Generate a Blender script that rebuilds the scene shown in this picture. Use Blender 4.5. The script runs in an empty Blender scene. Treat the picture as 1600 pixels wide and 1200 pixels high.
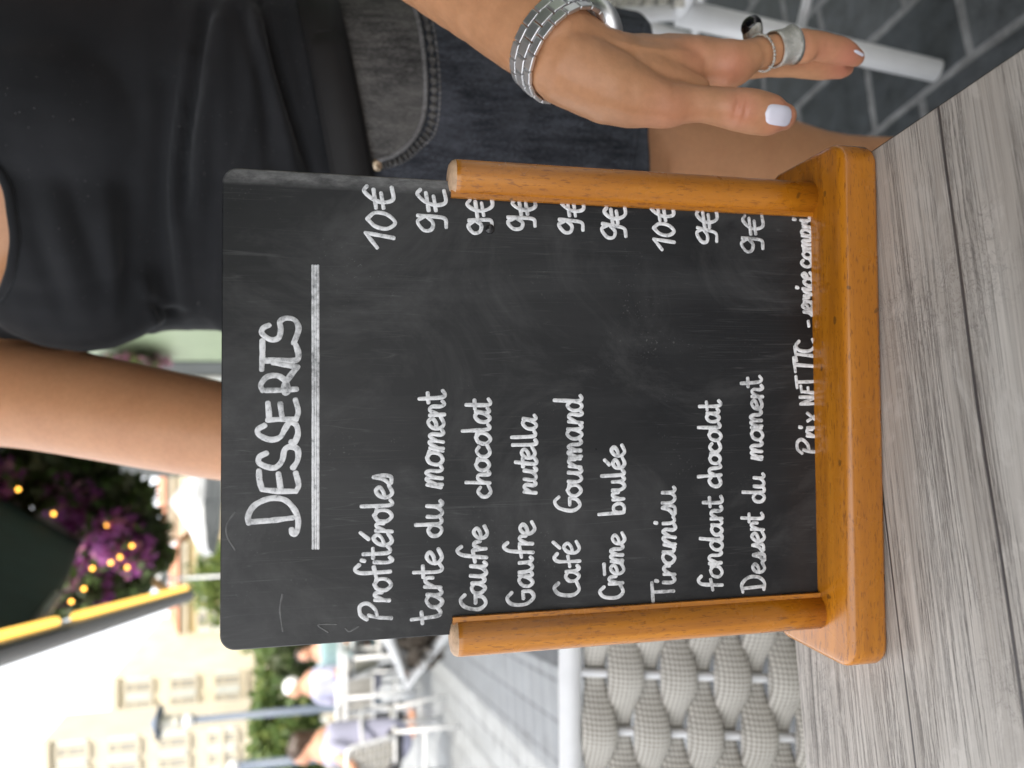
import bpy, bmesh, math, random
import numpy as np
from mathutils import Vector, Matrix, noise as mnoise
from mathutils.bvhtree import BVHTree

R = math.radians
scene = bpy.context.scene
COL = scene.collection
rng = np.random.default_rng(7)
random.seed(7)

# ------------------------------------------------------------------ camera
CAM = np.array([0.010, -0.341, 1.004])      # a phone held upright above the near table edge, turned on its side
PITCH = R(12.2)
FPX = 1150.0
cP, sP = math.cos(PITCH), math.sin(PITCH)
cam_d = bpy.data.cameras.new("camera")
cam = bpy.data.objects.new("camera", cam_d)
COL.objects.link(cam)
fwd = Vector((0, cP, -sP)); up = Vector((0, sP, cP)); right = Vector((1, 0, 0))
cam.matrix_world = Matrix(((-up.x, right.x, -fwd.x, CAM[0]),
                           (-up.y, right.y, -fwd.y, CAM[1]),
                           (-up.z, right.z, -fwd.z, CAM[2]),
                           (0, 0, 0, 1)))
cam_d.sensor_width = 36.0
cam_d.lens = FPX / 1600 * 36.0
cam_d.clip_start = 0.01
cam_d.clip_end = 2000
cam_d.dof.use_dof = True
cam_d.dof.focus_distance = 0.352
cam_d.dof.aperture_fstop = 6.8
scene.camera = cam

# ------------------------------------------------------------------ world, sun, exposure
world = bpy.data.worlds.new("World")
scene.world = world
world.use_nodes = True
wn = world.node_tree
bg = wn.nodes["Background"]
sky = wn.nodes.new("ShaderNodeTexSky")
sky.sky_type = 'NISHITA'
sky.sun_disc = False
SUN_EL, SUN_ROT = R(52), R(142)
sky.sun_elevation = SUN_EL
sky.sun_rotation = SUN_ROT
sky.dust_density = 6.0
sky.air_density = 1.0
sky.ozone_density = 1.0
bg.inputs[1].default_value = 0.08
wn.links.new(sky.outputs[0], bg.inputs[0])
veil = wn.nodes.new("ShaderNodeBackground")            # bright thin cloud over the whole sky
veil.inputs[0].default_value = (1.0, 0.985, 0.96, 1); veil.inputs[1].default_value = 0.9
add = wn.nodes.new("ShaderNodeAddShader")
wn.links.new(bg.outputs[0], add.inputs[0]); wn.links.new(veil.outputs[0], add.inputs[1])
wn.links.new(add.outputs[0], wn.nodes["World Output"].inputs[0])
sun_d = bpy.data.lights.new("sun", 'SUN')
sun_d.energy = 2.0
sun_d.angle = R(0.5)
sun_d.color = (1.0, 0.93, 0.82)
sun = bpy.data.objects.new("sun", sun_d)
COL.objects.link(sun)
sdir = Vector((math.sin(SUN_ROT) * math.cos(SUN_EL), math.cos(SUN_ROT) * math.cos(SUN_EL), math.sin(SUN_EL)))
sun.rotation_euler = sdir.to_track_quat('Z', 'Y').to_euler()
scene.view_settings.view_transform = 'Standard'
scene.view_settings.look = 'None'
scene.view_settings.exposure = 1.2
scene.view_settings.gamma = 1.0
scene.cycles.max_bounces = 8
scene.cycles.use_denoising = True

# ------------------------------------------------------------------ geometry helpers
def C(x, y, z):
    """camera-relative (right, forward along the ground, up) -> world"""
    return np.array([x + CAM[0], y + CAM[1], z + CAM[2]])

def ray(x, y):
    """direction of the sight line through photo pixel (x, y)"""
    u = 1200 - y; v = x
    a = (u - 600) / FPX; b = (v - 800) / FPX
    return np.array([a, cP - b * sP, -b * cP - sP])

def at(x, y, Y):
    d = ray(x, y)
    return CAM + d * (Y / d[1])

def ground_z(y):
    """the street climbs gently away from the terrace (y = world y)"""
    return 0.055 * min(max(y - CAM[1], 0), 40)

def mesh_obj(name, V, F, mat=None, parent=None, smooth=True):
    me = bpy.data.meshes.new(name)
    V = np.asarray(V, dtype=float)
    me.from_pydata(V.tolist(), [], [tuple(int(i) for i in f) for f in F])
    me.update()
    if smooth:
        me.polygons.foreach_set("use_smooth", [True] * len(me.polygons))
    if mat is not None:
        for m in (mat if isinstance(mat, (list, tuple)) else [mat]):
            me.materials.append(m)
    o = bpy.data.objects.new(name, me)
    COL.objects.link(o)
    if parent is not None:
        o.parent = parent
    return o

class MB:
    """collects shapes into one mesh"""
    def __init__(s): s.V = []; s.F = []; s.n = 0; s.mi = []
    def add(s, V, F, mi=0):
        V = np.asarray(V, dtype=float)
        s.V.append(V); s.F += [tuple(i + s.n for i in f) for f in F]; s.mi += [mi] * len(F); s.n += len(V)
        return s
    def box(s, c, size, rz=0, mi=0, rot=None):
        h = np.array(size) / 2
        P = np.array([[x, y, z] for x in (-1, 1) for y in (-1, 1) for z in (-1, 1)]) * h
        if rot is not None:
            P = P @ np.array(rot).T
        elif rz:
            c_, s_ = math.cos(rz), math.sin(rz)
            P = P @ np.array([[c_, s_, 0], [-s_, c_, 0], [0, 0, 1]])
        return s.add(P + np.array(c), [(0, 1, 3, 2), (4, 6, 7, 5), (0, 4, 5, 1), (2, 3, 7, 6), (0, 2, 6, 4), (1, 5, 7, 3)], mi)
    def tube(s, path, rad, n=12, mi=0, cap=True, rounded=False):
        V, F = tube(path, rad, n, cap, rounded)
        return s.add(V, F, mi)
    def sphere(s, c, r, n=16, mi=0):
        V, F = ball(c, r, n)
        return s.add(V, F, mi)
    def build(s, name, mat, parent=None, smooth=True, loc=None):
        V = np.concatenate(s.V)
        o = mesh_obj(name, V, s.F, mat, parent, smooth)
        if any(s.mi):
            o.data.polygons.foreach_set("material_index", s.mi)
        if loc is not None: o.location = loc
        return o

def frames(path):
    P = np.asarray(path, float)
    T = np.gradient(P, axis=0)
    T /= np.linalg.norm(T, axis=1)[:, None] + 1e-12
    t0 = T[0]
    a = np.array([0, 0, 1.0]) if abs(t0[2]) < .9 else np.array([1.0, 0, 0])
    nrm = a - t0 * a.dot(t0); nrm /= np.linalg.norm(nrm)
    N = []
    for t in T:
        nrm = nrm - t * nrm.dot(t); nrm /= np.linalg.norm(nrm) + 1e-12
        N.append(nrm.copy())
    N = np.array(N)
    return P, T, N, np.cross(T, N)

def tube(path, rad, n=12, cap=True, rounded=False):
    path = np.asarray(path, float)
    if np.isscalar(rad): rad = [rad] * len(path)
    rad = np.asarray(rad, float)
    P, T, N, B = frames(path)
    if rounded:
        st = [(-math.sin(q), math.cos(q)) for q in (R(80), R(55), R(28))]
        pre_p = [P[0] + T[0] * rad[0] * a for a, b in st]; pre_r = [rad[0] * b for a, b in st]
        post = [(-a, b) for a, b in st][::-1]
        pos_p = [P[-1] + T[-1] * rad[-1] * a for a, b in post]; pos_r = [rad[-1] * b for a, b in post]
        P = np.vstack([pre_p, P, pos_p]); rad = np.concatenate([pre_r, rad, pos_r])
        N = np.vstack([[N[0]] * 3, N, [N[-1]] * 3]); B = np.vstack([[B[0]] * 3, B, [B[-1]] * 3])
    an = np.linspace(0, 2 * math.pi, n, endpoint=False)
    V = (P[:, None, :] + rad[:, None, None] * (np.cos(an)[None, :, None] * N[:, None, :] + np.sin(an)[None, :, None] * B[:, None, :])).reshape(-1, 3)
    m = len(P)
    F = [(i * n + j, i * n + (j + 1) % n, (i + 1) * n + (j + 1) % n, (i + 1) * n + j) for i in range(m - 1) for j in range(n)]
    if cap:
        F.append(tuple(range(n - 1, -1, -1))); F.append(tuple((m - 1) * n + j for j in range(n)))
    return V, F

def ball(c, r, n=16):
    r = np.array([r, r, r]) if np.isscalar(r) else np.array(r)
    V = [np.array([0, 0, -1.0])]; F = []
    m = n // 2
    for i in range(1, m):
        ph = -math.pi / 2 + math.pi * i / m
        for j in range(n):
            th = 2 * math.pi * j / n
            V.append(np.array([math.cos(ph) * math.cos(th), math.cos(ph) * math.sin(th), math.sin(ph)]))
    V.append(np.array([0, 0, 1.0]))
    for j in range(n):
        F.append((0, 1 + (j + 1) % n, 1 + j))
        F.append((len(V) - 1, 1 + (m - 2) * n + j, 1 + (m - 2) * n + (j + 1) % n))
    for i in range(m - 2):
        for j in range(n):
            a = 1 + i * n + j; b = 1 + i * n + (j + 1) % n
            F.append((a, b, b + n, a + n))
    return np.array(V) * r + np.array(c), F

def spline(pts, k=6):
    """Catmull-Rom through the points"""
    P = [np.asarray(p, float) for p in pts]
    if len(P) < 3:
        return np.array([P[0] + (P[-1] - P[0]) * t for t in np.linspace(0, 1, max(k, 2))])
    Q = [2 * P[0] - P[1]] + P + [2 * P[-1] - P[-2]]
    out = []
    for i in range(1, len(Q) - 2):
        p0, p1, p2, p3 = Q[i - 1:i + 3]
        for t in np.linspace(0, 1, k, endpoint=False):
            out.append(.5 * ((2 * p1) + (-p0 + p2) * t + (2 * p0 - 5 * p1 + 4 * p2 - p3) * t * t + (-p0 + 3 * p1 - 3 * p2 + p3) * t ** 3))
    out.append(P[-1])
    return np.array(out)

def rings_mesh(rings):
    n = len(rings[0]); V = np.concatenate([np.asarray(r) for r in rings]); m = len(rings)
    F = [(i * n + j, i * n + (j + 1) % n, (i + 1) * n + (j + 1) % n, (i + 1) * n + j) for i in range(m - 1) for j in range(n)]
    F.append(tuple(range(n - 1, -1, -1))); F.append(tuple((m - 1) * n + j for j in range(n)))
    return V, F

def remeshed(mb, voxel, smooth=4, factor=.5):
    """fuse overlapping closed shapes into one continuous surface"""
    o = mb.build("tmp", None)
    m = o.modifiers.new("r", 'REMESH'); m.mode = 'VOXEL'; m.voxel_size = voxel; m.adaptivity = 0
    if smooth:
        s = o.modifiers.new("s", 'SMOOTH'); s.iterations = smooth; s.factor = factor
    dg = bpy.context.evaluated_depsgraph_get()
    ev = o.evaluated_get(dg)
    me = ev.to_mesh()
    V = np.empty(len(me.vertices) * 3); me.vertices.foreach_get("co", V); V = V.reshape(-1, 3)
    F = [tuple(p.vertices) for p in me.polygons]
    ev.to_mesh_clear()
    d = o.data
    bpy.data.objects.remove(o); bpy.data.meshes.remove(d)
    return V, F

def vnormals(V, F):
    me = bpy.data.meshes.new("n"); me.from_pydata(V.tolist(), [], F); me.update()
    N = np.empty(len(V) * 3); me.vertices.foreach_get("normal", N)
    bpy.data.meshes.remove(me)
    return N.reshape(-1, 3)

def keep_faces(V, F, keep):
    F2 = [f for f in F if all(keep[i] for i in f)]
    used = sorted({i for f in F2 for i in f}); mp = {i: k for k, i in enumerate(used)}
    return V[used], [tuple(mp[i] for i in f) for f in F2]

def smooth_border(V, F, it=12):
    from collections import Counter, defaultdict
    ec = Counter()
    for f in F:
        for a, b in zip(f, f[1:] + f[:1]): ec[(min(a, b), max(a, b))] += 1
    nb = defaultdict(list)
    for (a, b), c in ec.items():
        if c == 1: nb[a].append(b); nb[b].append(a)
    V = V.copy(); idx = list(nb)
    for _ in range(it):
        W = V.copy()
        for i in idx: W[i] = .5 * V[i] + .5 * np.mean([V[j] for j in nb[i]], axis=0)
        V = W
    return V

def empty(name, loc, label=None, cat=None, group=None, rz=0):
    o = bpy.data.objects.new(name, None); COL.objects.link(o)
    o.location = loc; o.rotation_euler = (0, 0, rz)
    o.empty_display_size = .1
    return tag(o, label, cat, group)

def tag(o, label=None, cat=None, group=None, kind=None):
    if label: o["label"] = label
    if cat: o["category"] = cat
    if group: o["group"] = group
    if kind: o["kind"] = kind
    return o

def copy_tree(o, parent=None):
    c = o.copy(); COL.objects.link(c)
    if parent is not None: c.parent = parent
    for ch in [k for k in bpy.data.objects if k.parent == o]:
        copy_tree(ch, c)
    return c

# ------------------------------------------------------------------ materials
class Mat:
    def __init__(s, name, rough=.5, base=(.5, .5, .5), metal=0, spec=.5):
        s.m = bpy.data.materials.new(name); s.m.use_nodes = True
        s.nt = s.m.node_tree; s.b = s.nt.nodes["Principled BSDF"]
        s.b.inputs["Base Color"].default_value = (*base, 1)
        s.b.inputs["Roughness"].default_value = rough
        s.b.inputs["Metallic"].default_value = metal
        s.b.inputs["Specular IOR Level"].default_value = spec
        s._co = None
    def N(s, t, **kw):
        n = s.nt.nodes.new("ShaderNode" + t)
        for k, v in kw.items():
            if k in ("blend_type", "data_type", "operation", "wave_type", "bands_direction", "feature", "noise_dimensions", "interpolation", "musgrave_type", "distance"):
                setattr(n, k, v)
            else:
                n.inputs[k].default_value = v
        return n
    def L(s, a, b): s.nt.links.new(a, b)
    def coords(s, scale=(1, 1, 1), rot=(0, 0, 0), loc=(0, 0, 0), kind="Object"):
        if s._co is None: s._co = s.nt.nodes.new("ShaderNodeTexCoord")
        mp = s.nt.nodes.new("ShaderNodeMapping")
        mp.inputs["Scale"].default_value = scale; mp.inputs["Rotation"].default_value = rot; mp.inputs["Location"].default_value = loc
        s.L(s._co.outputs[kind], mp.inputs[0]); return mp.outputs[0]
    def noise(s, scale=5, detail=4, rough=.55, vec=None, dist=0.0):
        n = s.nt.nodes.new("ShaderNodeTexNoise")
        n.inputs["Scale"].default_value = scale; n.inputs["Detail"].default_value = detail; n.inputs["Roughness"].default_value = rough
        n.inputs["Distortion"].default_value = dist
        if vec is not None: s.L(vec, n.inputs["Vector"])
        return n.outputs["Fac"]
    def ramp(s, fac, stops, interp='LINEAR'):
        r = s.nt.nodes.new("ShaderNodeValToRGB"); cr = r.color_ramp; cr.interpolation = interp
        while len(cr.elements) < len(stops): cr.elements.new(.5)
        for e, (p, c) in zip(cr.elements, stops):
            e.position = p; e.color = (*c, 1) if not np.isscalar(c) else (c, c, c, 1)
        s.L(fac, r.inputs[0]); return r.outputs[0]
    def mix(s, fac, a, b, mode='MIX'):
        n = s.nt.nodes.new("ShaderNodeMix"); n.data_type = 'RGBA'; n.blend_type = mode
        for i, v in ((0, fac), (6, a), (7, b)):
            if isinstance(v, bpy.types.NodeSocket): s.L(v, n.inputs[i])
            elif i == 0: n.inputs[0].default_value = v
            else: n.inputs[i].default_value = (*v, 1) if not np.isscalar(v) else (v, v, v, 1)
        return n.outputs[2]
    def math(s, op, a, b=0.0):
        n = s.nt.nodes.new("ShaderNodeMath"); n.operation = op
        for i, v in ((0, a), (1, b)):
            if isinstance(v, bpy.types.NodeSocket): s.L(v, n.inputs[i])
            else: n.inputs[i].default_value = v
        return n.outputs[0]
    def color(s, c): s.L(c, s.b.inputs["Base Color"]); return s
    def rough(s, c): s.L(c, s.b.inputs["Roughness"]); return s
    def bump(s, h, strength=.3, dist=.001):
        n = s.nt.nodes.new("ShaderNodeBump"); n.inputs["Strength"].default_value = strength; n.inputs["Distance"].default_value = dist
        s.L(h, n.inputs["Height"])
        prev = s.b.inputs["Normal"].links[0].from_socket if s.b.inputs["Normal"].links else None
        if prev is not None: s.L(prev, n.inputs["Normal"])
        s.L(n.outputs[0], s.b.inputs["Normal"]); return s

def plain(name, base, rough=.5, metal=0, var=.12, scale=8, bump=0):
    m = Mat(name, rough, base, metal)
    n = m.noise(scale, 5, .6, m.coords())
    f = m.ramp(n, [(.3, 1 - var), (.7, 1 + var * .4)])
    m.color(m.mix(1.0, base, f, 'MULTIPLY'))
    if bump: m.bump(m.noise(scale * 8, 4, .6, m.coords()), bump, .002)
    return m.m

def emit(name, col, strength):
    m = Mat(name, .4, col)
    m.b.inputs["Emission Color"].default_value = (*col, 1); m.b.inputs["Emission Strength"].default_value = strength
    return m.m

def wood_varnish(name, axis):
    """orange varnished beech with short dark flecks along the grain"""
    m = Mat(name, .27, (.6, .25, .05), spec=.5)
    sc = [1050, 1050, 1050]; sc[axis] = 190
    fl = m.noise(1.0, 3, .6, m.coords(sc))
    sc2 = [190, 190, 190]; sc2[axis] = 9
    gr = m.noise(1.0, 4, .6, m.coords(sc2), .4)
    sc3 = [9, 9, 9]; sc3[axis] = 3
    big = m.noise(1.0, 2, .5, m.coords(sc3))
    c = m.ramp(gr, [(.3, (.33, .112, .006)), (.55, (.47, .172, .008)), (.75, (.56, .22, .015))])
    c = m.mix(m.ramp(big, [(.35, 0.0), (.65, .5)]), c, (.38, .125, .008))
    fm = m.ramp(fl, [(.57, 0.0), (.64, 1.0)])
    c = m.mix(m.math('MULTIPLY', fm, .65), c, (.17, .052, .007))
    sp = m.noise(170, 0, .4, m.coords((1, 1, 1), loc=(3, 1, 7)))
    c = m.mix(m.ramp(sp, [(.825, 0.0), (.855, .6)]), c, (.05, .025, .01))
    m.color(c)
    m.rough(m.ramp(m.noise(30, 4, .6, m.coords()), [(.3, .2), (.7, .36)]))
    m.bump(fl, .14, .0003)
    m.bump(m.noise(40, 3, .5, m.coords()), .06, .001)
    m.b.inputs["Coat Weight"].default_value = .35; m.b.inputs["Coat Roughness"].default_value = .16
    return m.m

def tabletop_mat():
    m = Mat("weathered_grey_laminate", .5, (.4, .38, .36), spec=.5)
    ws = m.coords((1.2, 5.5, 5.5))
    wob = m.noise(1.0, 3, .5, ws)
    co = m.coords((1, 1, 1))
    sep = m.nt.nodes.new("ShaderNodeSeparateXYZ"); m.L(co, sep.inputs[0])
    wy = m.math('ADD', sep.outputs[1], m.math('MULTIPLY', m.math('SUBTRACT', wob, .5), .042))
    cmb = m.nt.nodes.new("ShaderNodeCombineXYZ"); m.L(sep.outputs[0], cmb.inputs[0]); m.L(wy, cmb.inputs[1])
    def st(sx, sy, off, detail, rough=.6, dist=0.0):
        mp = m.nt.nodes.new("ShaderNodeMapping"); mp.inputs["Scale"].default_value = (sx, sy, 1); mp.inputs["Location"].default_value = (off, off * 1.7, 0)
        m.L(cmb.outputs[0], mp.inputs[0])
        return m.noise(1.0, detail, rough, mp.outputs[0], dist)
    broad = st(2.6, 46, 1, 5)
    grain = st(2.6, 360, 5, 6, .74)
    fine = st(7, 950, 11, 4, .75)
    crack = st(4.5, 230, 17, 7, .8, .2)
    patch = m.noise(1.0, 6, .7, m.coords((26, 60, 20)), .8)
    c = m.ramp(broad, [(.25, (.345, .318, .285)), (.45, (.43, .403, .368)), (.62, (.515, .488, .45)), (.8, (.40, .368, .33))])
    c = m.mix(1.0, c, m.ramp(grain, [(.27, .42), (.40, .86), (.62, 1.06), (.8, .86)]), 'MULTIPLY')
    c = m.mix(1.0, c, m.ramp(fine, [(.32, .46), (.46, .95), (.6, 1.10)]), 'MULTIPLY')
    pm = m.ramp(patch, [(.54, 0.0), (.62, .55)])
    c = m.mix(pm, c, (.54, .515, .48))
    # thin dark cracks follow the ridge of the stretched noise
    cr = m.math('ABSOLUTE', m.math('SUBTRACT', crack, .5))
    cm = m.ramp(cr, [(0.0, 1.0), (.010, .85), (.02, 0.0)])
    cm = m.math('MULTIPLY', cm, m.ramp(st(4, 60, 23, 5), [(.46, 0.0), (.54, 1.0)]))
    c = m.mix(m.math('MULTIPLY', cm, .85), c, (.10, .09, .088))
    # cross-grain flakes
    fk = m.noise(1.0, 5, .7, m.coords((120, 170, 20), loc=(4, 2, 0)), 1.4)
    fa = m.math('ABSOLUTE', m.math('SUBTRACT', fk, .5))
    fmk = m.math('MULTIPLY', m.ramp(fa, [(0.0, .8), (.02, 0.0)]), m.ramp(m.noise(14, 3, .6, m.coords()), [(.5, 0.0), (.62, 1.0)]))
    c = m.mix(fmk, c, (.12, .108, .105))
    # long dark plank splits at fixed places
    tot = None
    for y0, w in ((-.094, .0007), (-.158, .0010), (-.252, .0008), (-.338, .0010), (-.43, .0010), (-.02, .0004)):
        d = m.math('ABSOLUTE', m.math('SUBTRACT', wy, y0 + .004))
        mk = m.ramp(m.math('DIVIDE', d, w), [(0.55, 1.0), (1.0, 0.0)])
        tot = mk if tot is None else m.math('MAXIMUM', tot, mk)
    c = m.mix(m.math('MULTIPLY', tot, .9), c, (.03, .027, .032))
    c = m.mix(m.ramp(m.noise(6, 3, .5, m.coords()), [(.45, 0.0), (.75, .28)]), c, (.40, .33, .28))
    m.color(c)
    m.rough(m.ramp(grain, [(.3, .50), (.7, .30)]))
    h = m.math('SUBTRACT', grain, m.math('ADD', m.math('MULTIPLY', tot, 1.4), m.math('MULTIPLY', cm, .8)))
    m.bump(h, .5, .0008)
    return m.m

def board_mat():
    m = Mat("blackboard_lacquer", .45, (.022, .023, .025), spec=.32)
    co = m.coords()
    c = m.ramp(m.noise(14, 6, .65, co, .4), [(.3, (.008, .009, .011)), (.7, (.019, .020, .022))])
    # wiped chalk smears
    sm = m.noise(1.0, 5, .65, m.coords((26, 3, 5), rot=(0, R(12), 0)), .5)
    c = m.mix(m.ramp(sm, [(.5, 0.0), (.85, .06)]), c, (.35, .36, .37))
    cl = m.noise(1.0, 6, .7, m.coords((16, 1, 11)), .8)
    c = m.mix(m.ramp(cl, [(.48, 0.0), (.78, .09)]), c, (.5, .5, .5))
    # vertical hairline scratches and some slanting ones
    def scratch(rot, sx, sz, lo, amt, loc):
        v = m.noise(1.0, 2, .5, m.coords((sx, 1, sz), rot=(0, rot, 0), loc=loc))
        a = m.math('ABSOLUTE', m.math('SUBTRACT', v, .5))
        l = m.ramp(a, [(0.0, 1.0), (.006, 0.0)])
        k = m.noise(9, 3, .6, m.coords(loc=(loc[2], 0, loc[0])))
        return m.math('MULTIPLY', m.math('MULTIPLY', l, m.ramp(k, [(lo, 0.0), (lo + .1, 1.0)])), amt)
    for args in ((R(90), 260, 4, .50, .08, (1, 0, 2)), (R(85), 190, 4, .52, .06, (5, 0, 3)), (R(3), 210, 6, .56, .08, (4, 0, 4)), (R(-48), 120, 6, .55, .10, (8, 0, 1)), (R(38), 130, 6, .57, .08, (2, 0, 9)), (R(88), 150, 5, .56, .07, (7, 0, 7))):
        c = m.mix(scratch(*args), c, (.42, .43, .43))
    # chalk dust specks
    sp = m.noise(900, 1, .5, co)
    sk = m.math('MULTIPLY', m.ramp(sp, [(.69, 0.0), (.74, 1.0)]), m.ramp(m.noise(22, 4, .65, co), [(.54, 0.0), (.76, .16)]))
    c = m.mix(sk, c, (.6, .6, .6))
    # pale worn strip where the board once slid in its slot (right edge)
    sep = m.nt.nodes.new("ShaderNodeSeparateXYZ"); m.L(co, sep.inputs[0])
    edge = m.ramp(m.math('ADD', sep.outputs[0], m.math('MULTIPLY', m.math('SUBTRACT', m.noise(120, 3, .6, co), .5), .0012)), [(.0990, 0.0), (.0994, 1.0)])
    top = m.ramp(sep.outputs[2], [(.14, 0.15), (.22, 1.0)])
    wear = m.math('MULTIPLY', m.math('MULTIPLY', edge, top), m.ramp(m.noise(1.0, 6, .75, m.coords((240, 50, 90))), [(.36, .10), (.72, .42)]))
    c = m.mix(wear, c, (.42, .42, .42))
    m.color(c)
    m.rough(m.ramp(m.noise(10, 5, .6, co), [(.3, .26), (.7, .42)]))
    m.bump(m.noise(1500, 2, .5, co), .15, .0002)
    return m.m

def chalk_mat():
    m = Mat("white_chalk_marker", .75, (.75, .76, .78), spec=.2)
    n = m.noise(420, 4, .7, m.coords())
    n2 = m.noise(27, 4, .65, m.coords())
    c = m.ramp(n, [(.30, (.30, .31, .33)), (.44, (.66, .67, .69)), (.7, (.84, .85, .87))])
    c = m.mix(m.ramp(n2, [(.36, .75), (.52, 0.0)]), c, m.ramp(n, [(.38, (.14, .145, .15)), (.66, (.62, .63, .65))]))
    m.color(c)
    return m.m

def skin_mat(name, base, sss=.12):
    m = Mat(name, .43, base, spec=.42)
    n = m.noise(24, 6, .68, m.coords())
    n2 = m.noise(260, 3, .6, m.coords())
    b = np.array(base)
    c = m.ramp(n, [(.34, tuple(b * np.array([.86, .80, .78]))), (.55, tuple(b)), (.72, tuple(np.minimum(b * np.array([1.08, 1.0, 1.0]), 1)))])
    c = m.mix(.5, c, m.ramp(n2, [(.3, tuple(b * .86)), (.65, tuple(np.minimum(b * 1.04, 1)))]))
    at_ = m.nt.nodes.new("ShaderNodeAttribute"); at_.attribute_name = "flush"
    c = m.mix(m.math('MULTIPLY', at_.outputs["Fac"], .55), c, (.62, .20, .15))
    mole = m.noise(48, 0, .5, m.coords(loc=(2.3, 1.1, .7)))
    c = m.mix(m.ramp(mole, [(.835, 0.0), (.85, .55)]), c, (.20, .085, .05))
    m.color(c)
    m.b.inputs["Subsurface Weight"].default_value = sss
    m.b.inputs["Subsurface Radius"].default_value = (1.0, .36, .18)
    m.b.inputs["Subsurface Scale"].default_value = .008
    v = m.nt.nodes.new("ShaderNodeTexVoronoi"); v.inputs["Scale"].default_value = 900; m.L(m.coords(), v.inputs["Vector"])
    m.bump(v.outputs["Distance"], .12, .0003)
    m.bump(m.noise(150, 5, .65, m.coords()), .16, .0008)
    return m.m

def jersey_mat():
    m = Mat("black_cotton_jersey", .95, (.013, .014, .017), spec=.12)
    co = m.coords()
    c = m.ramp(m.noise(9, 5, .6, co), [(.3, (.014, .015, .017)), (.7, (.024, .025, .028))])
    lint = m.noise(1100, 0, .5, m.coords((1, 1, .5)))
    lm = m.math('MULTIPLY', m.ramp(lint, [(.83, 0.0), (.87, .5)]), m.ramp(m.noise(12, 2, .5, co), [(.4, 0.0), (.6, 1.0)]))
    c = m.mix(lm, c, (.4, .4, .4))
    m.color(c)
    m.b.inputs["Sheen Weight"].default_value = .16; m.b.inputs["Sheen Roughness"].default_value = .45
    m.b.inputs["Sheen Tint"].default_value = (.9, .94, 1, 1)
    m.bump(m.noise(1.0, 2, .5, m.coords((350, 350, 1400))), .25, .0004)
    return m.m

def denim_mat(name, dark, light):
    m = Mat(name, .85, dark, spec=.2)
    co = m.coords()
    tw = m.noise(1.0, 2, .6, m.coords((800, 800, 330), rot=(0, R(35), 0)))
    st = m.noise(1.0, 6, .72, m.coords((150, 150, 22)))
    bl = m.noise(22, 5, .6, co)
    c = m.ramp(st, [(.34, dark), (.66, light)])
    c = m.mix(1.0, c, m.ramp(tw, [(.36, .58), (.64, 1.35)]), 'MULTIPLY')
    c = m.mix(m.ramp(bl, [(.4, 0.0), (.7, .55)]), c, tuple(np.array(light) * 1.25))
    m.color(c)
    m.bump(tw, .35, .0006)
    return m.m

def paving_mat():
    m = Mat("basalt_setts", .5, (.06, .065, .07))
    br = m.nt.nodes.new("ShaderNodeTexBrick")
    br.offset = .5; br.offset_frequency = 2; br.squash = 1
    br.inputs["Scale"].default_value = 1.0
    br.inputs["Mortar Size"].default_value = .0085
    br.inputs["Mortar Smooth"].default_value = .35
    br.inputs["Brick Width"].default_value = .20
    br.inputs["Row Height"].default_value = .165
    br.inputs["Bias"].default_value = 0
    br.inputs["Color1"].default_value = (.045, .052, .060, 1); br.inputs["Color2"].default_value = (.085, .092, .10, 1); br.inputs["Mortar"].default_value = (.2, .205, .21, 1)
    wob = m.mix(.035, m.coords(rot=(0, 0, R(78))), m.ramp(m.noise(3.5, 2, .5, m.coords()), [(0, 0.0), (1, 1.0)]), 'ADD')
    m.L(wob, br.inputs["Vector"])
    n = m.noise(28, 6, .65, m.coords())
    c = m.mix(1.0, br.outputs["Color"], m.ramp(n, [(.3, .55), (.7, 1.35)]), 'MULTIPLY')
    c = m.mix(m.ramp(m.noise(160, 4, .7, m.coords()), [(.55, 0.0), (.75, .25)]), c, (.22, .22, .22))
    m.color(c)
    m.rough(m.ramp(m.math('ADD', m.math('MULTIPLY', br.outputs["Fac"], .5), n), [(.3, .34), (.9, .8)]))
    m.bump(m.math('SUBTRACT', m.math('MULTIPLY', n, .3), br.outputs["Fac"]), .5, .004)
    return m.m

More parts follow.
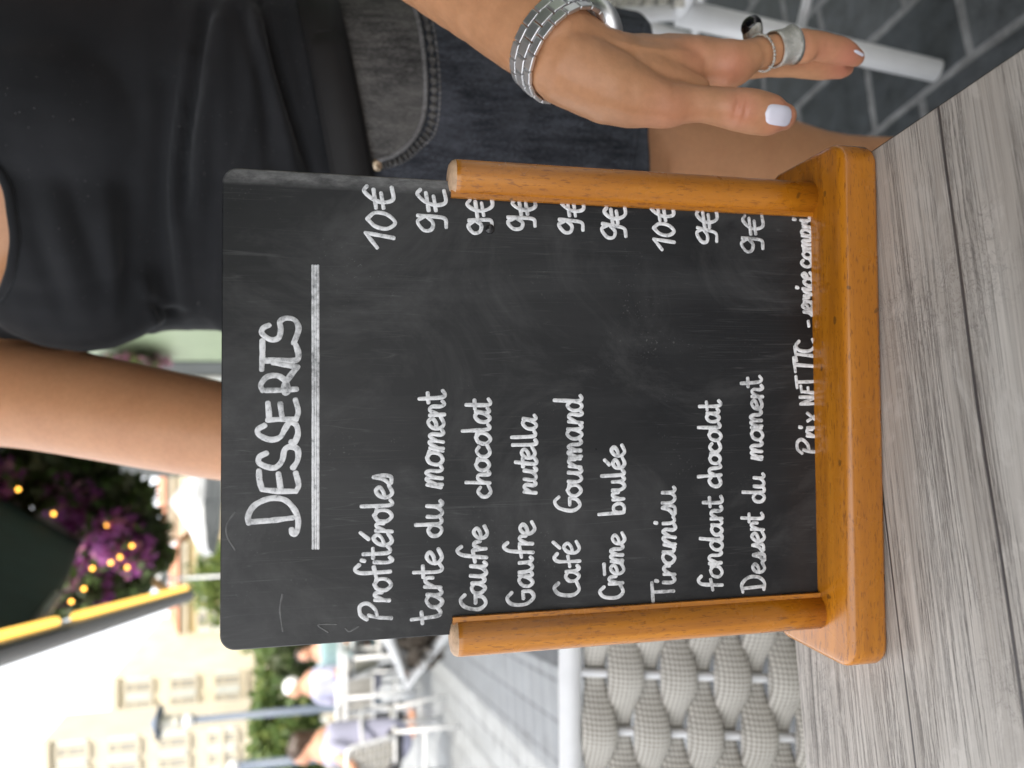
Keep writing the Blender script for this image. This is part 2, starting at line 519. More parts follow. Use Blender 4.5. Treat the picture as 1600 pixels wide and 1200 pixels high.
def pale_paving_mat():
    m = Mat("pale_granite_paving", .5, (.3, .31, .32))
    br = m.nt.nodes.new("ShaderNodeTexBrick"); br.offset = 0; br.squash = 1
    for k, v in (("Scale", 1.0), ("Mortar Size", .006), ("Mortar Smooth", .3), ("Brick Width", 40.0), ("Row Height", .165), ("Bias", 0)): br.inputs[k].default_value = v
    br.inputs["Color1"].default_value = (.21, .225, .238, 1); br.inputs["Color2"].default_value = (.26, .275, .286, 1); br.inputs["Mortar"].default_value = (.055, .06, .066, 1)
    v = m.coords(rot=(0, 0, R(78)))
    m.L(v, br.inputs["Vector"])
    sep = m.nt.nodes.new("ShaderNodeSeparateXYZ"); m.L(v, sep.inputs[0])
    # saw-cut grooves across the slabs, at uneven spacing
    fr = m.math('FRACT', m.math('MULTIPLY', sep.outputs[0], 6.2))
    fr2 = m.math('FRACT', m.math('MULTIPLY', sep.outputs[0], 15.1))
    g1 = m.ramp(m.math('ABSOLUTE', m.math('SUBTRACT', fr, .5)), [(.0, 1.0), (.035, 1.0), (.06, 0.0)])
    g2 = m.ramp(m.math('ABSOLUTE', m.math('SUBTRACT', fr2, .5)), [(.0, .45), (.04, .45), (.07, 0.0)])
    c = m.mix(m.math('MULTIPLY', m.math('MAXIMUM', g1, g2), .8), br.outputs["Color"], (.42, .44, .45))
    n = m.noise(9, 6, .65, m.coords())
    c = m.mix(1.0, c, m.ramp(n, [(.3, .72), (.7, 1.15)]), 'MULTIPLY')
    m.color(c); m.rough(m.ramp(n, [(.3, .35), (.7, .6)]))
    m.bump(m.math('SUBTRACT', m.math('MULTIPLY', n, .2), br.outputs["Fac"]), .3, .003)
    return m.m

def strap_mat(name, a, b):
    m = Mat(name, .85, a, spec=.2)
    w1 = m.nt.nodes.new("ShaderNodeTexWave"); w1.wave_type = 'BANDS'; w1.bands_direction = 'X'; w1.inputs["Scale"].default_value = 62; w1.inputs["Distortion"].default_value = .5; w1.inputs["Detail Scale"].default_value = 40
    w2 = m.nt.nodes.new("ShaderNodeTexWave"); w2.wave_type = 'BANDS'; w2.bands_direction = 'Z'; w2.inputs["Scale"].default_value = 72; w2.inputs["Distortion"].default_value = .5; w2.inputs["Detail Scale"].default_value = 40
    m.L(m.coords(), w1.inputs["Vector"]); m.L(m.coords(), w2.inputs["Vector"])
    k = m.math('MULTIPLY', w1.outputs["Fac"], w2.outputs["Fac"])
    c = m.ramp(k, [(.04, tuple(np.array(a) * .48)), (.40, tuple(np.array(b) * 1.03))])
    c = m.mix(.22, c, m.ramp(m.noise(30, 4, .6, m.coords()), [(.3, a), (.7, b)]))
    m.color(c)
    m.bump(k, .35, .0006)
    return m.m

def leaf_mat(name, c1, c2, trans=.25):
    m = Mat(name, .55, c1)
    c = m.ramp(m.noise(2.5, 4, .7, m.coords()), [(.3, c1), (.7, c2)])
    g = m.nt.nodes.new("ShaderNodeObjectInfo")
    m.color(c)
    m.b.inputs["Transmission Weight"].default_value = 0
    m.b.inputs["Subsurface Weight"].default_value = 0
    tr = m.nt.nodes.new("ShaderNodeBsdfTranslucent"); m.L(c, tr.inputs[0])
    mx = m.nt.nodes.new("ShaderNodeMixShader"); mx.inputs[0].default_value = trans
    out = m.nt.nodes["Material Output"]
    m.L(m.b.outputs[0], mx.inputs[1]); m.L(tr.outputs[0], mx.inputs[2]); m.L(mx.outputs[0], out.inputs[0])
    return m.m

M = dict(
    wood_x=wood_varnish("varnished_beech_along", 0),
    wood_z=wood_varnish("varnished_beech_upright", 2),
    endgrain=plain("worn_end_grain", (.62, .42, .27), .6, var=.4, scale=160, bump=.4),
    table=tabletop_mat(),
    black_edge=plain("black_laminate_edge", (.012, .012, .013), .45),
    black_metal=plain("black_metal", (.02, .02, .022), .4, var=.1),
    white_metal=plain("white_powder_coat", (.69, .705, .72), .32, var=.06, scale=30),
    board=board_mat(), chalk=chalk_mat(),
    chalk_faint=plain("wiped_chalk", (.14, .143, .145), .8, var=.5, scale=300),
    water=plain("water_bead", (.02, .02, .022), .04),
    skin=skin_mat("tanned_skin", (.52, .262, .135), .06),
    skin_far=plain("skin_of_passers", (.55, .29, .19), .5),
    jersey=jersey_mat(),
    denim=denim_mat("washed_black_denim", (.016, .019, .025), (.075, .082, .10)),
    denim_pale=denim_mat("faded_grey_denim", (.036, .036, .037), (.145, .142, .138)),
    denim_edge=denim_mat("worn_denim_edge", (.07, .07, .072), (.24, .24, .245)),
    leather=plain("black_leather", (.008, .008, .009), .72, var=.2, scale=60, bump=.12),
    brass=plain("brass_rivet", (.62, .5, .36), .32, 1.0),
    steel=plain("brushed_steel", (.85, .86, .88), .42, 1.0, var=.08, scale=90),
    silver=plain("hammered_silver", (.78, .76, .70), .17, 1.0, var=.3, scale=240, bump=.6),
    dial=plain("dark_watch_dial", (.05, .03, .025), .2),
    onyx=plain("black_onyx", (.006, .006, .008), .12),
    nail=plain("white_nail_polish", (.78, .77, .88), .16, var=.03),
    hair=plain("brown_hair", (.05, .028, .016), .45, var=.4, scale=60),
    paving=paving_mat(), pale_paving=pale_paving_mat(),
    strap=strap_mat("grey_knitted_strap", (.37, .352, .315), (.64, .62, .57)),
    strap_white=strap_mat("cream_knitted_strap", (.55, .53, .47), (.74, .72, .64)),
    canopy=plain("dark_green_canvas", (.012, .040, .040), .8, var=.3, scale=5),
    alu=plain("grey_aluminium", (.28, .28, .28), .45, .3),
    glow=emit("warm_led", (1.0, .56, .10), 1.0),
    bulb=emit("warm_bulb", (1.0, .44, .06), 3.2),
    sage=plain("sage_green_paint", (.34, .42, .26), .5, var=.12, scale=4),
    cream=plain("cream_paint", (.78, .74, .60), .6, var=.08),
    stone=plain("yellow_render", (.50, .40, .22), .8, var=.18, scale=1.2),
    stone2=plain("pale_render", (.60, .54, .40), .8, var=.18, scale=1.1),
    stone3=plain("white_render", (.52, .47, .36), .8, var=.12, scale=1.2),
    grey_wall=plain("grey_facade", (.10, .11, .105), .7, var=.3, scale=2),
    tiles=plain("terracotta_roof", (.44, .20, .11), .8, var=.35, scale=4),
    shutter=plain("pale_blue_shutter", (.52, .56, .54), .6),
    glass=plain("dark_window_glass", (.20, .22, .23), .12),
    lamp_blue=plain("slate_blue_paint", (.12, .15, .20), .45),
    lampglass=plain("lantern_glass", (.62, .60, .52), .2),
    leaf=leaf_mat("green_leaves", (.045, .09, .02), (.11, .17, .04)),
    leaf2=leaf_mat("yellow_green_leaves", (.09, .14, .03), (.20, .24, .06)),
    leafd=leaf_mat("dark_garland_leaves", (.03, .05, .02), (.09, .10, .04), .3),
    flower=leaf_mat("magenta_bracts", (.22, .045, .21), (.42, .12, .38), .42),
    flower2=leaf_mat("dusty_pink_blooms", (.42, .16, .26), (.55, .27, .36), .35),
    bark=plain("bark", (.09, .065, .045), .9, var=.4, scale=14),
    white_canvas=plain("white_canvas", (.82, .83, .82), .8, var=.05),
    lavender=plain("lavender_cotton", (.40, .41, .55), .85, var=.08),
    white_cloth=plain("white_cotton", (.8, .82, .84), .85, var=.06),
    paper=plain("white_card", (.85, .88, .85), .5),
    pine=plain("pale_pine_post", (.55, .33, .14), .6, var=.2, scale=8),
    fur=plain("grey_brown_shag", (.16, .135, .11), .95, var=.5, scale=30, bump=.6),
    teal=plain("pale_teal_cloth", (.28, .42, .44), .85, var=.08),
    trousers=plain("dark_trousers", (.05, .05, .055), .85),
)

# ------------------------------------------------------------------ ground
def build_ground():
    ys = [-60, -20, -6, CAM[1]] + [CAM[1] + k for k in (1, 2, 4, 8, 12, 16, 20, 30, 40, 60, 120, 260, 600)]
    xs = [-500, -120, -40, -12, -4, 0, 4, 12, 40, 120, 500]
    V = [(x, y, ground_z(y)) for y in ys for x in xs]; n = len(xs)
    F = [(i * n + j, i * n + j + 1, (i + 1) * n + j + 1, (i + 1) * n + j) for i in range(len(ys) - 1) for j in range(n - 1)]
    o = mesh_obj("paved_ground", V, F, M["paving"], smooth=False)
    tag(o, kind="structure")
build_ground()
def build_lane():
    V = []; F = []
    ys = [-12, -4, 0, 2, 4, 8, 12, 20, 39]
    for y in ys:
        for off in (-3.6, 0):
            x = -.55 - .214 * y + off
            w = C(x, y, 0); V.append((w[0], w[1], ground_z(w[1]) + .004))
    F = [(2 * i, 2 * i + 1, 2 * i + 3, 2 * i + 2) for i in range(len(ys) - 1)]
    tag(mesh_obj("pale_pavement", V, F, M["pale_paving"], smooth=False), kind="structure")
build_lane()

# ------------------------------------------------------------------ dining table
TYAW = R(9.1)
def rounded_slab(x0, x1, y0, y1, z0, z1, r, ch=.001, seg=6):
    """box with rounded vertical corners and a small chamfer top and bottom"""
    def outline(d):
        pts = []
        for cx, cy, a0 in ((x1 - r, y1 - r, 0), (x0 + r, y1 - r, 90), (x0 + r, y0 + r, 180), (x1 - r, y0 + r, 270)):
            for k in range(seg + 1):
                a = R(a0 + 90 * k / seg)
                pts.append((cx + (r - d) * math.cos(a), cy + (r - d) * math.sin(a)))
        return pts
    rings = [[(x, y, z) for x, y in outline(d)] for z, d in ((z0, ch), (z0 + ch * .3, ch * .3), (z0 + ch, 0), (z1 - ch, 0), (z1 - ch * .3, ch * .3), (z1, ch))]
    return rings_mesh(rings)

def build_table():
    cx, sx = math.cos(TYAW), math.sin(TYAW)
    c_, d_ = .166, .407
    corner = C(c_ * cx - d_ * sx, c_ * sx + d_ * cx, 0)
    t = empty("dining_table", (corner[0], corner[1], 0.0), "grey wood-look dining table carrying the dessert chalkboard", "table", rz=TYAW)
    V, F = rounded_slab(-.80, 0, -.80, 0, .738, .7500, .006, .0006)
    o = mesh_obj("tabletop", V, F, M["table"], t, smooth=False)
    V, F = rounded_slab(-.8005, .0005, -.8005, .0005, .7365, .7494, .006, .0002)
    mesh_obj("edge_band", V, F, M["black_edge"], t, smooth=False)
    b = MB(); b.tube([(-.4, -.4, .03), (-.4, -.4, .736)], .035, 24)
    b.build("pedestal", M["black_metal"], t)
    for a in (45, 135):
        f = MB(); f.box((-.4, -.4, .026 + (a > 90) * .003), (.66, .06, .02), rz=R(a)); f.build("foot_bar", M["black_metal"], t, smooth=False)
    f = MB(); f.box((-.4, -.4, .729), (.3, .3, .012)); f.build("top_plate", M["black_metal"], t, smooth=False)
build_table()

# ------------------------------------------------------------------ menu chalkboard on its wooden stand
SYAW = R(1.8)
TZ = .7502
sign = empty("menu_stand", (0, 0, TZ), "table chalkboard in an orange wooden stand listing desserts and prices", "menu board", rz=SYAW)
BW, BT = .1052, .0034           # half width, thickness
def build_sign():
    V, F = rounded_slab(-.1290, .1295, -.0275, .0380, 0, .0205, .011, .0030, 8)
    mesh_obj("base", V, F, M["wood_x"], sign, smooth=True).data.polygons.foreach_set("use_smooth", [True] * len(F))
    for s in (-1, 1):
        n = 40
        def sec(z, k):
            """round rod, slotted towards the board"""
            out = []
            r = .0089 * k
            for i in range(n):
                a = 2 * math.pi * i / n
                x, y = r * math.cos(a), r * math.sin(a)
                out.append((s * .1068 + x, y, z))
            return out
        rings = [sec(z, k) for z, k in ((.0195, 1), (.05, 1), (.12, 1), (.2045, 1), (.2070, .985), (.2086, .90), (.2098, .72), (.2104, .4))]
        V, F = rings_mesh(rings)
        o = mesh_obj("post", V, F, [M["wood_z"], M["endgrain"]], sign)
        # worn, unvarnished end grain on top
        for pi in list(range(len(F) - 2 - n * 3, len(F) - 2)) + [len(F) - 1]: o.data.polygons[pi].material_index = 1
        g = MB()
        g.box((s * (.1068 - .0084), -BT / 2 - .00135, .1147), (.0032, .0022, .189))
        g.build("slot_lip", M["wood_z"], o, smooth=False)
    # board with rounded corners
    r = .0065
    out = []
    z0, z1 = .006, .3098
    for cx, cz, a0 in ((BW - r, z1 - r, 0), (-BW + r, z1 - r, 90)):
        for k in range(9):
            a = R(a0 + 90 * k / 8); out.append((cx + r * math.cos(a), cz + r * math.sin(a)))
    out += [(-BW, z0), (BW, z0)]
    def ins(d):
        P = np.array(out); c = np.array([0, .16]); return [(x - d * np.sign(x), z - (d if z > .2 else 0)) for x, z in P]
    e = .0005
    rings = [[(x, -BT / 2, z) for x, z in ins(e)], [(x, -BT / 2 + e, z) for x, z in ins(0)],
             [(x, BT / 2 - e, z) for x, z in ins(0)], [(x, BT / 2, z) for x, z in ins(e)]]
    V, F = rings_mesh(rings)
    return mesh_obj("board", V, F, M["board"], sign, smooth=False)
board = build_sign()

# --- handwriting ---------------------------------------------------------
G = {  # strokes in units of the x-height, baseline 0; last item is the advance
 'a': ([[(.78,.82),(.45,1.0),(.12,.72),(.12,.25),(.42,.0),(.7,.38),(.8,.98)],[(.8,.98),(.78,.3),(.93,.02),(1.15,.16)]],1.08),
 'b': ([[(.12,1.95),(.12,1.0),(.12,.02)],[(.12,.05),(.55,0),(.82,.35),(.66,.8),(.3,.8),(.12,.5)]],1.0),
 'c': ([[(.8,.82),(.5,1.0),(.14,.72),(.1,.3),(.42,0),(.92,.2)]],.92),
 'd': ([[(.75,.75),(.45,.98),(.12,.72),(.1,.25),(.42,0),(.72,.45),(.86,1.9)],[(.86,1.9),(.78,.3),(.95,.02),(1.15,.12)]],1.08),
 'e': ([[(.08,.45),(.5,.55),(.76,.8),(.5,1.02),(.16,.75),(.12,.28),(.42,0),(.92,.22)]],.9),
 'f': ([[(.95,1.75),(.66,2.0),(.4,1.7),(.36,.8),(.36,-.02)],[(.0,.78),(.75,.95)]],.82),
 'h': ([[(.14,1.9),(.14,0)],[(.14,.45),(.42,.95),(.7,.88),(.74,.35),(.8,.05),(1.0,.1)]],1.0),
 'i': ([[(.14,1.0),(.14,.3),(.3,0),(.5,.12)],[(.2,1.5),(.24,1.68)]],.5),
 'l': ([[(.2,1.9),(.2,.3),(.34,0),(.56,.12)]],.62),
 'm': ([[(.02,.05),(.16,.95)],[(.16,.95),(.2,0)],[(.2,.4),(.46,.98),(.64,.8),(.62,.02)],[(.64,.4),(.9,.98),(1.08,.8),(1.08,.25),(1.22,0),(1.42,.12)]],1.4),
 'n': ([[(.12,1.0),(.14,0)],[(.14,.4),(.44,.98),(.68,.82),(.68,.25),(.82,0),(1.02,.14)]],.98),
 'o': ([[(.5,1.0),(.16,.78),(.1,.3),(.44,0),(.8,.25),(.82,.72),(.5,1.0)],[(.6,.92),(.95,.86)]],.98),
 'p': ([[(.12,1.0),(.12,-.9)],[(.12,.6),(.44,1.0),(.8,.72),(.7,.2),(.4,0),(.14,.2)]],.95),
 'r': ([[(.12,.98),(.14,.02)],[(.14,.4),(.4,.95),(.62,.85),(.66,.5)]],.74),
 's': ([[(.1,.1),(.45,.45),(.6,1.0)],[(.6,1.0),(.72,.5),(.62,.05),(.2,.0)]],.82),
 't': ([[(.3,1.75),(.3,.3),(.48,0),(.75,.16)],[(.0,1.12),(.66,1.15)]],.7),
 'u': ([[(.1,1.0),(.1,.3),(.35,0),(.66,.3),(.74,1.0)],[(.74,1.0),(.74,.25),(.9,0),(1.06,.14)]],1.0),
 'v': ([[(.05,1),(.35,.02)],[(.35,.02),(.62,.85),(.86,.95)]],.82),
 'x': ([[(.1,1),(.72,0)],[(.74,1),(.04,0)]],.85),
 'P': ([[(-.02,1.45),(.3,1.85),(.85,1.85),(1.05,1.45),(.7,1.0),(.3,.85)],[(.25,1.35),(.12,.75),(.1,.0)]],1.15),
 'G': ([[(1.0,1.55),(.62,1.85),(.2,1.5),(.1,.55),(.5,0),(.92,.2),(1.0,.72)],[(1.0,.75),(.5,.72)]],1.15),
 'C': ([[(.95,1.5),(.6,1.82),(.18,1.45),(.1,.5),(.48,0),(1.05,.22)]],1.05),
 'T': ([[(-.12,1.75),(1.05,1.85)],[(.46,1.78),(.46,.02)]],.85),
 'D': ([[(.22,1.75),(.22,.05)],[(-.08,1.72),(.55,1.78),(1.05,1.3),(1.02,.5),(.55,.03),(-.05,.02)]],1.25),
 'N': ([[(.1,0),(.14,1.6)],[(.14,1.6),(.8,.05)],[(.8,.05),(.86,1.65)]],1.05),
 'E': ([[(.14,1.6),(.14,.02)],[(.1,1.58),(.72,1.64)],[(.14,.85),(.62,.9)],[(.14,.02),(.76,.06)]],.9),
 'R': ([[(.14,1.6),(.14,.02)],[(.05,1.5),(.5,1.7),(.75,1.35),(.5,.95),(.2,.85)],[(.3,.85),(.82,.02)]],.95),
 'O': ([[(.5,1.6),(.15,1.2),(.1,.4),(.45,0),(.85,.4),(.85,1.2),(.5,1.6)]],1.0),
 'U': ([[(.1,1.6),(.1,.4),(.4,0),(.75,.3),(.8,1.6)]],1.0),
 '-': ([[(.1,.45),(.6,.5)]],.75),
 '1': ([[(-.1,1.05),(.52,1.75)],[(.52,1.75),(.48,.02)]],.75),
 '0': ([[(.45,1.72),(.14,1.2),(.12,.5),(.45,.02),(.78,.5),(.78,1.25),(.45,1.72)]],.95),
 '9': ([[(.78,1.3),(.5,1.72),(.1,1.35),(.15,.9),(.5,.8),(.78,1.2)],[(.8,1.7),(.8,.7),(.72,.1),(.3,.02)]],.95),
 '\u20ac': ([[(.98,1.55),(.72,1.72),(.42,1.25),(.36,.6),(.6,.03),(1.15,.12)],[(.02,1.05),(.88,1.2)],[(.08,.62),(.78,.75)]],1.1),
}
G['\u00e9'] = (G['e'][0] + [[(.42, 1.3), (.82, 1.75)]], .9)
G['\u00ea'] = (G['e'][0] + [[(.05, 1.5), (.85, 1.52)]], .9)

def to_board(x, y):
    """photo pixel of a written mark -> board-plane coordinates (x, z) in the stand's own frame"""
    d = ray(x, y)
    n = np.array([math.sin(SYAW), -math.cos(SYAW), 0])
    p0 = n * (BT / 2)
    t = (p0 - CAM).dot(n) / d.dot(n)
    p = CAM + d * t
    return np.array([p[0] * math.cos(SYAW) + p[1] * math.sin(SYAW), p[2] - TZ])

srnd = random.Random(3)
def stroke(mb, pts, w, h=None):
    P = np.array(pts)
    if len(P) < 2: return
    seg = np.linalg.norm(np.diff(P, axis=0), axis=1)
    keep = [0] + [i + 1 for i, s in enumerate(seg) if s > 1e-6]
    P = P[keep]
    T = np.gradient(P, axis=0); T /= np.linalg.norm(T, axis=1)[:, None] + 1e-12
    N = np.stack([-T[:, 1], T[:, 0]], 1)
    # rounded ends
    P = np.vstack([P[0] - T[0] * w * .8, P[0] - T[0] * w * .45, P, P[-1] + T[-1] * w * .45, P[-1] + T[-1] * w * .8])
    N = np.vstack([N[:1], N[:1], N, N[-1:], N[-1:]])
    k = np.concatenate([[.45, .85], np.ones(len(P) - 4), [.85, .45]])
    k = k * np.array([1 + .22 * mnoise.noise(Vector((p[0] * 260, p[1] * 260, 1.3))) for p in P])
    h = h or srnd.uniform(.00012, .00024)
    prof = [(-1, 0), (-.72, h), (0, h * 1.12), (.72, h), (1, 0)]
    V = []
    for p, n, kk in zip(P, N, k):
        for a, hh in prof:
            q = p + n * (a * w * kk)
            V.append((q[0], -BT / 2 - hh - .00001, q[1]))
    m = len(P)
    F = [(i * 5 + j, i * 5 + j + 1, (i + 1) * 5 + j + 1, (i + 1) * 5 + j) for i in range(m - 1) for j in range(4)]
    mb.add(V, F)

def word(mb, text, y0, y1, xb0, xb1, xh, w, up=None):
    """write text from pixel column y0 (left end) to y1 (right end) along the baseline xb0..xb1"""
    A = to_board(xb0, y0); B = to_board(xb1, y1)
    ux = B - A; Ln = np.linalg.norm(ux); ux = ux / Ln
    H = np.linalg.norm(to_board(xb0 - xh, y0) - A); H2 = np.linalg.norm(to_board(xb1 - xh, y1) - B)
    uz = np.array([-ux[1], ux[0]])
    tot = sum(G[c][1] if c != ' ' else .6 for c in text) - .12
    sx = Ln / tot
    cur = 0
    for ch in text:
        if ch == ' ': cur += .6; continue
        st, adv = G[ch]
        j = srnd.uniform(-.08, .08); jr = srnd.uniform(-.08, .12)
        hh = (H + (H2 - H) * cur / tot) * srnd.uniform(.90, 1.10)
        for s in st:
            pts = [A + ux * ((cur + x + jr * y) * sx) + uz * ((y + j + srnd.uniform(-.02, .02)) * hh) for x, y in s]
            stroke(mb, spline(pts, 7), w)
        cur += adv

def zoom_strokes(mb, ox, oy, sc, strokes, w):
    for s in strokes:
        pts = [to_board(ox + a / sc, oy + b / sc) for a, b in s]
        stroke(mb, spline(pts, 8), w)

def build_writing():
    hd = MB()
    zoom_strokes(hd, 340, 740, 4, [[(205,302),(340,292),(472,276)],
        [(195,310),(192,260),(235,195),(330,155),(420,165),(480,225),(503,285),(500,345),(485,378),(466,372),(462,348)]], .00122)
    zoom_strokes(hd, 340, 480, 4, [[(280,1140),(380,1150),(490,1150)],[(278,1140),(262,1080),(258,1022)],[(395,1148),(388,1095),(380,1040)],[(490,1152),(506,1110),(488,1035)],
        [(306,912),(262,935),(258,970),(300,995),(360,1002),(402,960),(420,890),(460,872),(500,892),(500,955),(470,1005)],
        [(295,738),(252,765),(262,800),(330,828),(390,812),(420,762),(450,722),(490,735),(502,790),(480,845),(458,842)],
        [(312,705),(400,700),(492,700)],[(322,702),(320,655),(314,598)],[(405,703),(398,655),(392,602)],[(490,702),(504,650),(486,578)],
        [(300,520),(400,518),(495,512)],[(282,522),(270,485),(310,435),(380,430),(428,468),(440,520),(420,535),(416,490),(450,435),(500,370)],
        [(280,208),(280,300),(276,390)],[(290,335),(390,330),(486,332),(506,300),(492,245),(478,222)],[(345,345),(420,360),(490,372)],
        [(322,112),(285,130),(278,165),(330,202),(380,192),(395,140),(390,90),(430,68),(482,80),(506,130),(490,190),(474,225)]], .00122)
    hd.build("heading", M["chalk"], board)
    ul = MB()
    for dx, w in ((-4.0, .00056), (0.2, .00050), (4.2, .00056)):
        stroke(ul, spline([to_board(492.5 + dx, 415), to_board(493 + dx, 560), to_board(493 + dx, 720), to_board(493 + dx, 857)], 14), w)
    ul.build("underline", M["chalk"], board)
    W = .00089
    lines = [
      ([("Profit\u00e9roles", 968, 743, 610, 613, 26)], ("10\u20ac", 388, 299, 617, 27)),
      ([("tarte", 970, 861, 690, 690, 24), ("du", 838, 787, 690, 690, 23), ("moment", 762, 614, 692, 694, 23)], ("9\u20ac", 365, 304, 698, 24.5)),
      ([("Gaufre", 955, 825, 757, 760, 22), ("chocolat", 777, 627, 766, 766, 21)], ("9\u20ac", 365, 311, 768, 23)),
      ([("Gaufre", 945, 818, 832, 834, 21), ("nutella", 773, 653, 837, 837, 20)], ("9\u20ac", 361, 313, 838, 23)),
      ([("Caf\u00e9", 932, 849, 905, 906, 22), ("Gourmand", 801, 622, 907, 908, 21)], ("9\u20ac", 368, 316, 911, 22)),
      ([("Cr\u00eame", 935, 835, 974, 975, 20), ("brul\u00e9e", 803, 698, 976, 976, 19)], ("9\u20ac", 378, 324, 977, 20)),
      ([("Tiramisu", 935, 765, 1054, 1054, 18.5)], ("10\u20ac", 390, 326, 1053, 19.5)),
      ([("fondant", 922, 779, 1128, 1128, 18), ("chocolat", 762, 629, 1125, 1125, 18)], ("9\u20ac", 386, 331, 1120, 19)),
      ([("Dessert", 920, 805, 1194, 1194, 18), ("du", 785, 744, 1193, 1193, 17), ("moment", 718, 591, 1192, 1190, 17.5)], ("9\u20ac", 397, 342, 1191, 18.5)),
      ([("Prix", 708, 646, 1279, 1278, 17), ("NET", 632, 592, 1277, 1276, 16), ("TTC", 581, 532, 1275, 1274, 17), ("-", 512, 502, 1272, 1272, 16), ("service", 494, 428, 1271, 1270, 15), ("compris", 418, 330, 1270, 1267, 15)], None),
    ]
    for words, price in lines:
        mb = MB()
        for wd in words: word(mb, *wd, W)
        mb.build("menu_line", M["chalk"], board)
        if price:
            mb = MB(); word(mb, price[0], price[1], price[2], price[3], price[3], price[4], W * 1.02)
            mb.build("price", M["chalk"], board)
    for s in ([(108, 240), (62, 310), (58, 385), (108, 475)], [(405, 755), (390, 850), (408, 985)], [(740, 940), (630, 945), (690, 990)], [(800, 968), (825, 985), (880, 955)]):
        sm = MB(); zoom_strokes(sm, 340, 740, 4, [s], .0004); sm.build("wiped_mark", M["chalk_faint"], board)
    q = to_board(765, 358); d = MB(); d.sphere((q[0], -BT / 2 - .0004, q[1]), (.0024, .0013, .0024), 16); d.build("water_drop", M["water"], board)
build_writing()

# ------------------------------------------------------------------ woman beside the table
def ering(cx, cy, z, a, b, yaw, n=40, p=2.25):
    out = []
    c, s = math.cos(yaw), math.sin(yaw)
    for i in range(n):
        t = 2 * math.pi * i / n
        x = a * math.copysign(abs(math.cos(t)) ** (2 / p), math.cos(t)); y = b * math.copysign(abs(math.sin(t)) ** (2 / p), math.sin(t))
        out.append(C(cx + x * c - y * s, cy + x * s + y * c, z))
    return out

# z, centre x, centre y, half width, half depth, yaw (deg, front turns to the photo's left)
TORSO = [(-.285, .190, .745, .165, .105, -10), (-.22, .192, .745, .182, .116, -10), (-.13, .192, .740, .182, .116, -10), (-.05, .196, .738, .166, .104, -12),
         (.03, .200, .735, .144, .094, -14), (.10, .204, .735, .137, .092, -18), (.17, .202, .733, .143, .095, -22), (.24, .192, .730, .153, .102, -25),
         (.31, .184, .730, .158, .094, -26), (.37, .172, .735, .135, .072, -26), (.415, .158, .740, .070, .056, -26)]

def torso_ring(z, grow=0.0, n=40):
    zs = [t[0] for t in TORSO]
    v = [np.interp(z, zs, [t[k] for t in TORSO]) for k in range(1, 6)]
    return ering(v[0], v[1], z, v[2] + grow, v[3] + grow, R(v[4]), n)

def limb(mb, pts, rad, n=24):
    P = spline(pts, 5); r = spline([[q, 0, 0] for q in rad], 5)[:, 0]
    mb.tube(P, r, n, rounded=True)

LEG_L = [C(.246, .725, -.20), C(.234, .715, -.33), C(.214, .705, -.48), C(.226, .735, -.66), C(.232, .775, -.905)]
LEG_R = [C(.095, .765, -.20), C(.085, .765, -.33), C(.075, .765, -.48), C(.072, .80, -.66), C(.07, .845, -.90)]
LEG_W = [.092, .081, .056, .054, .035]

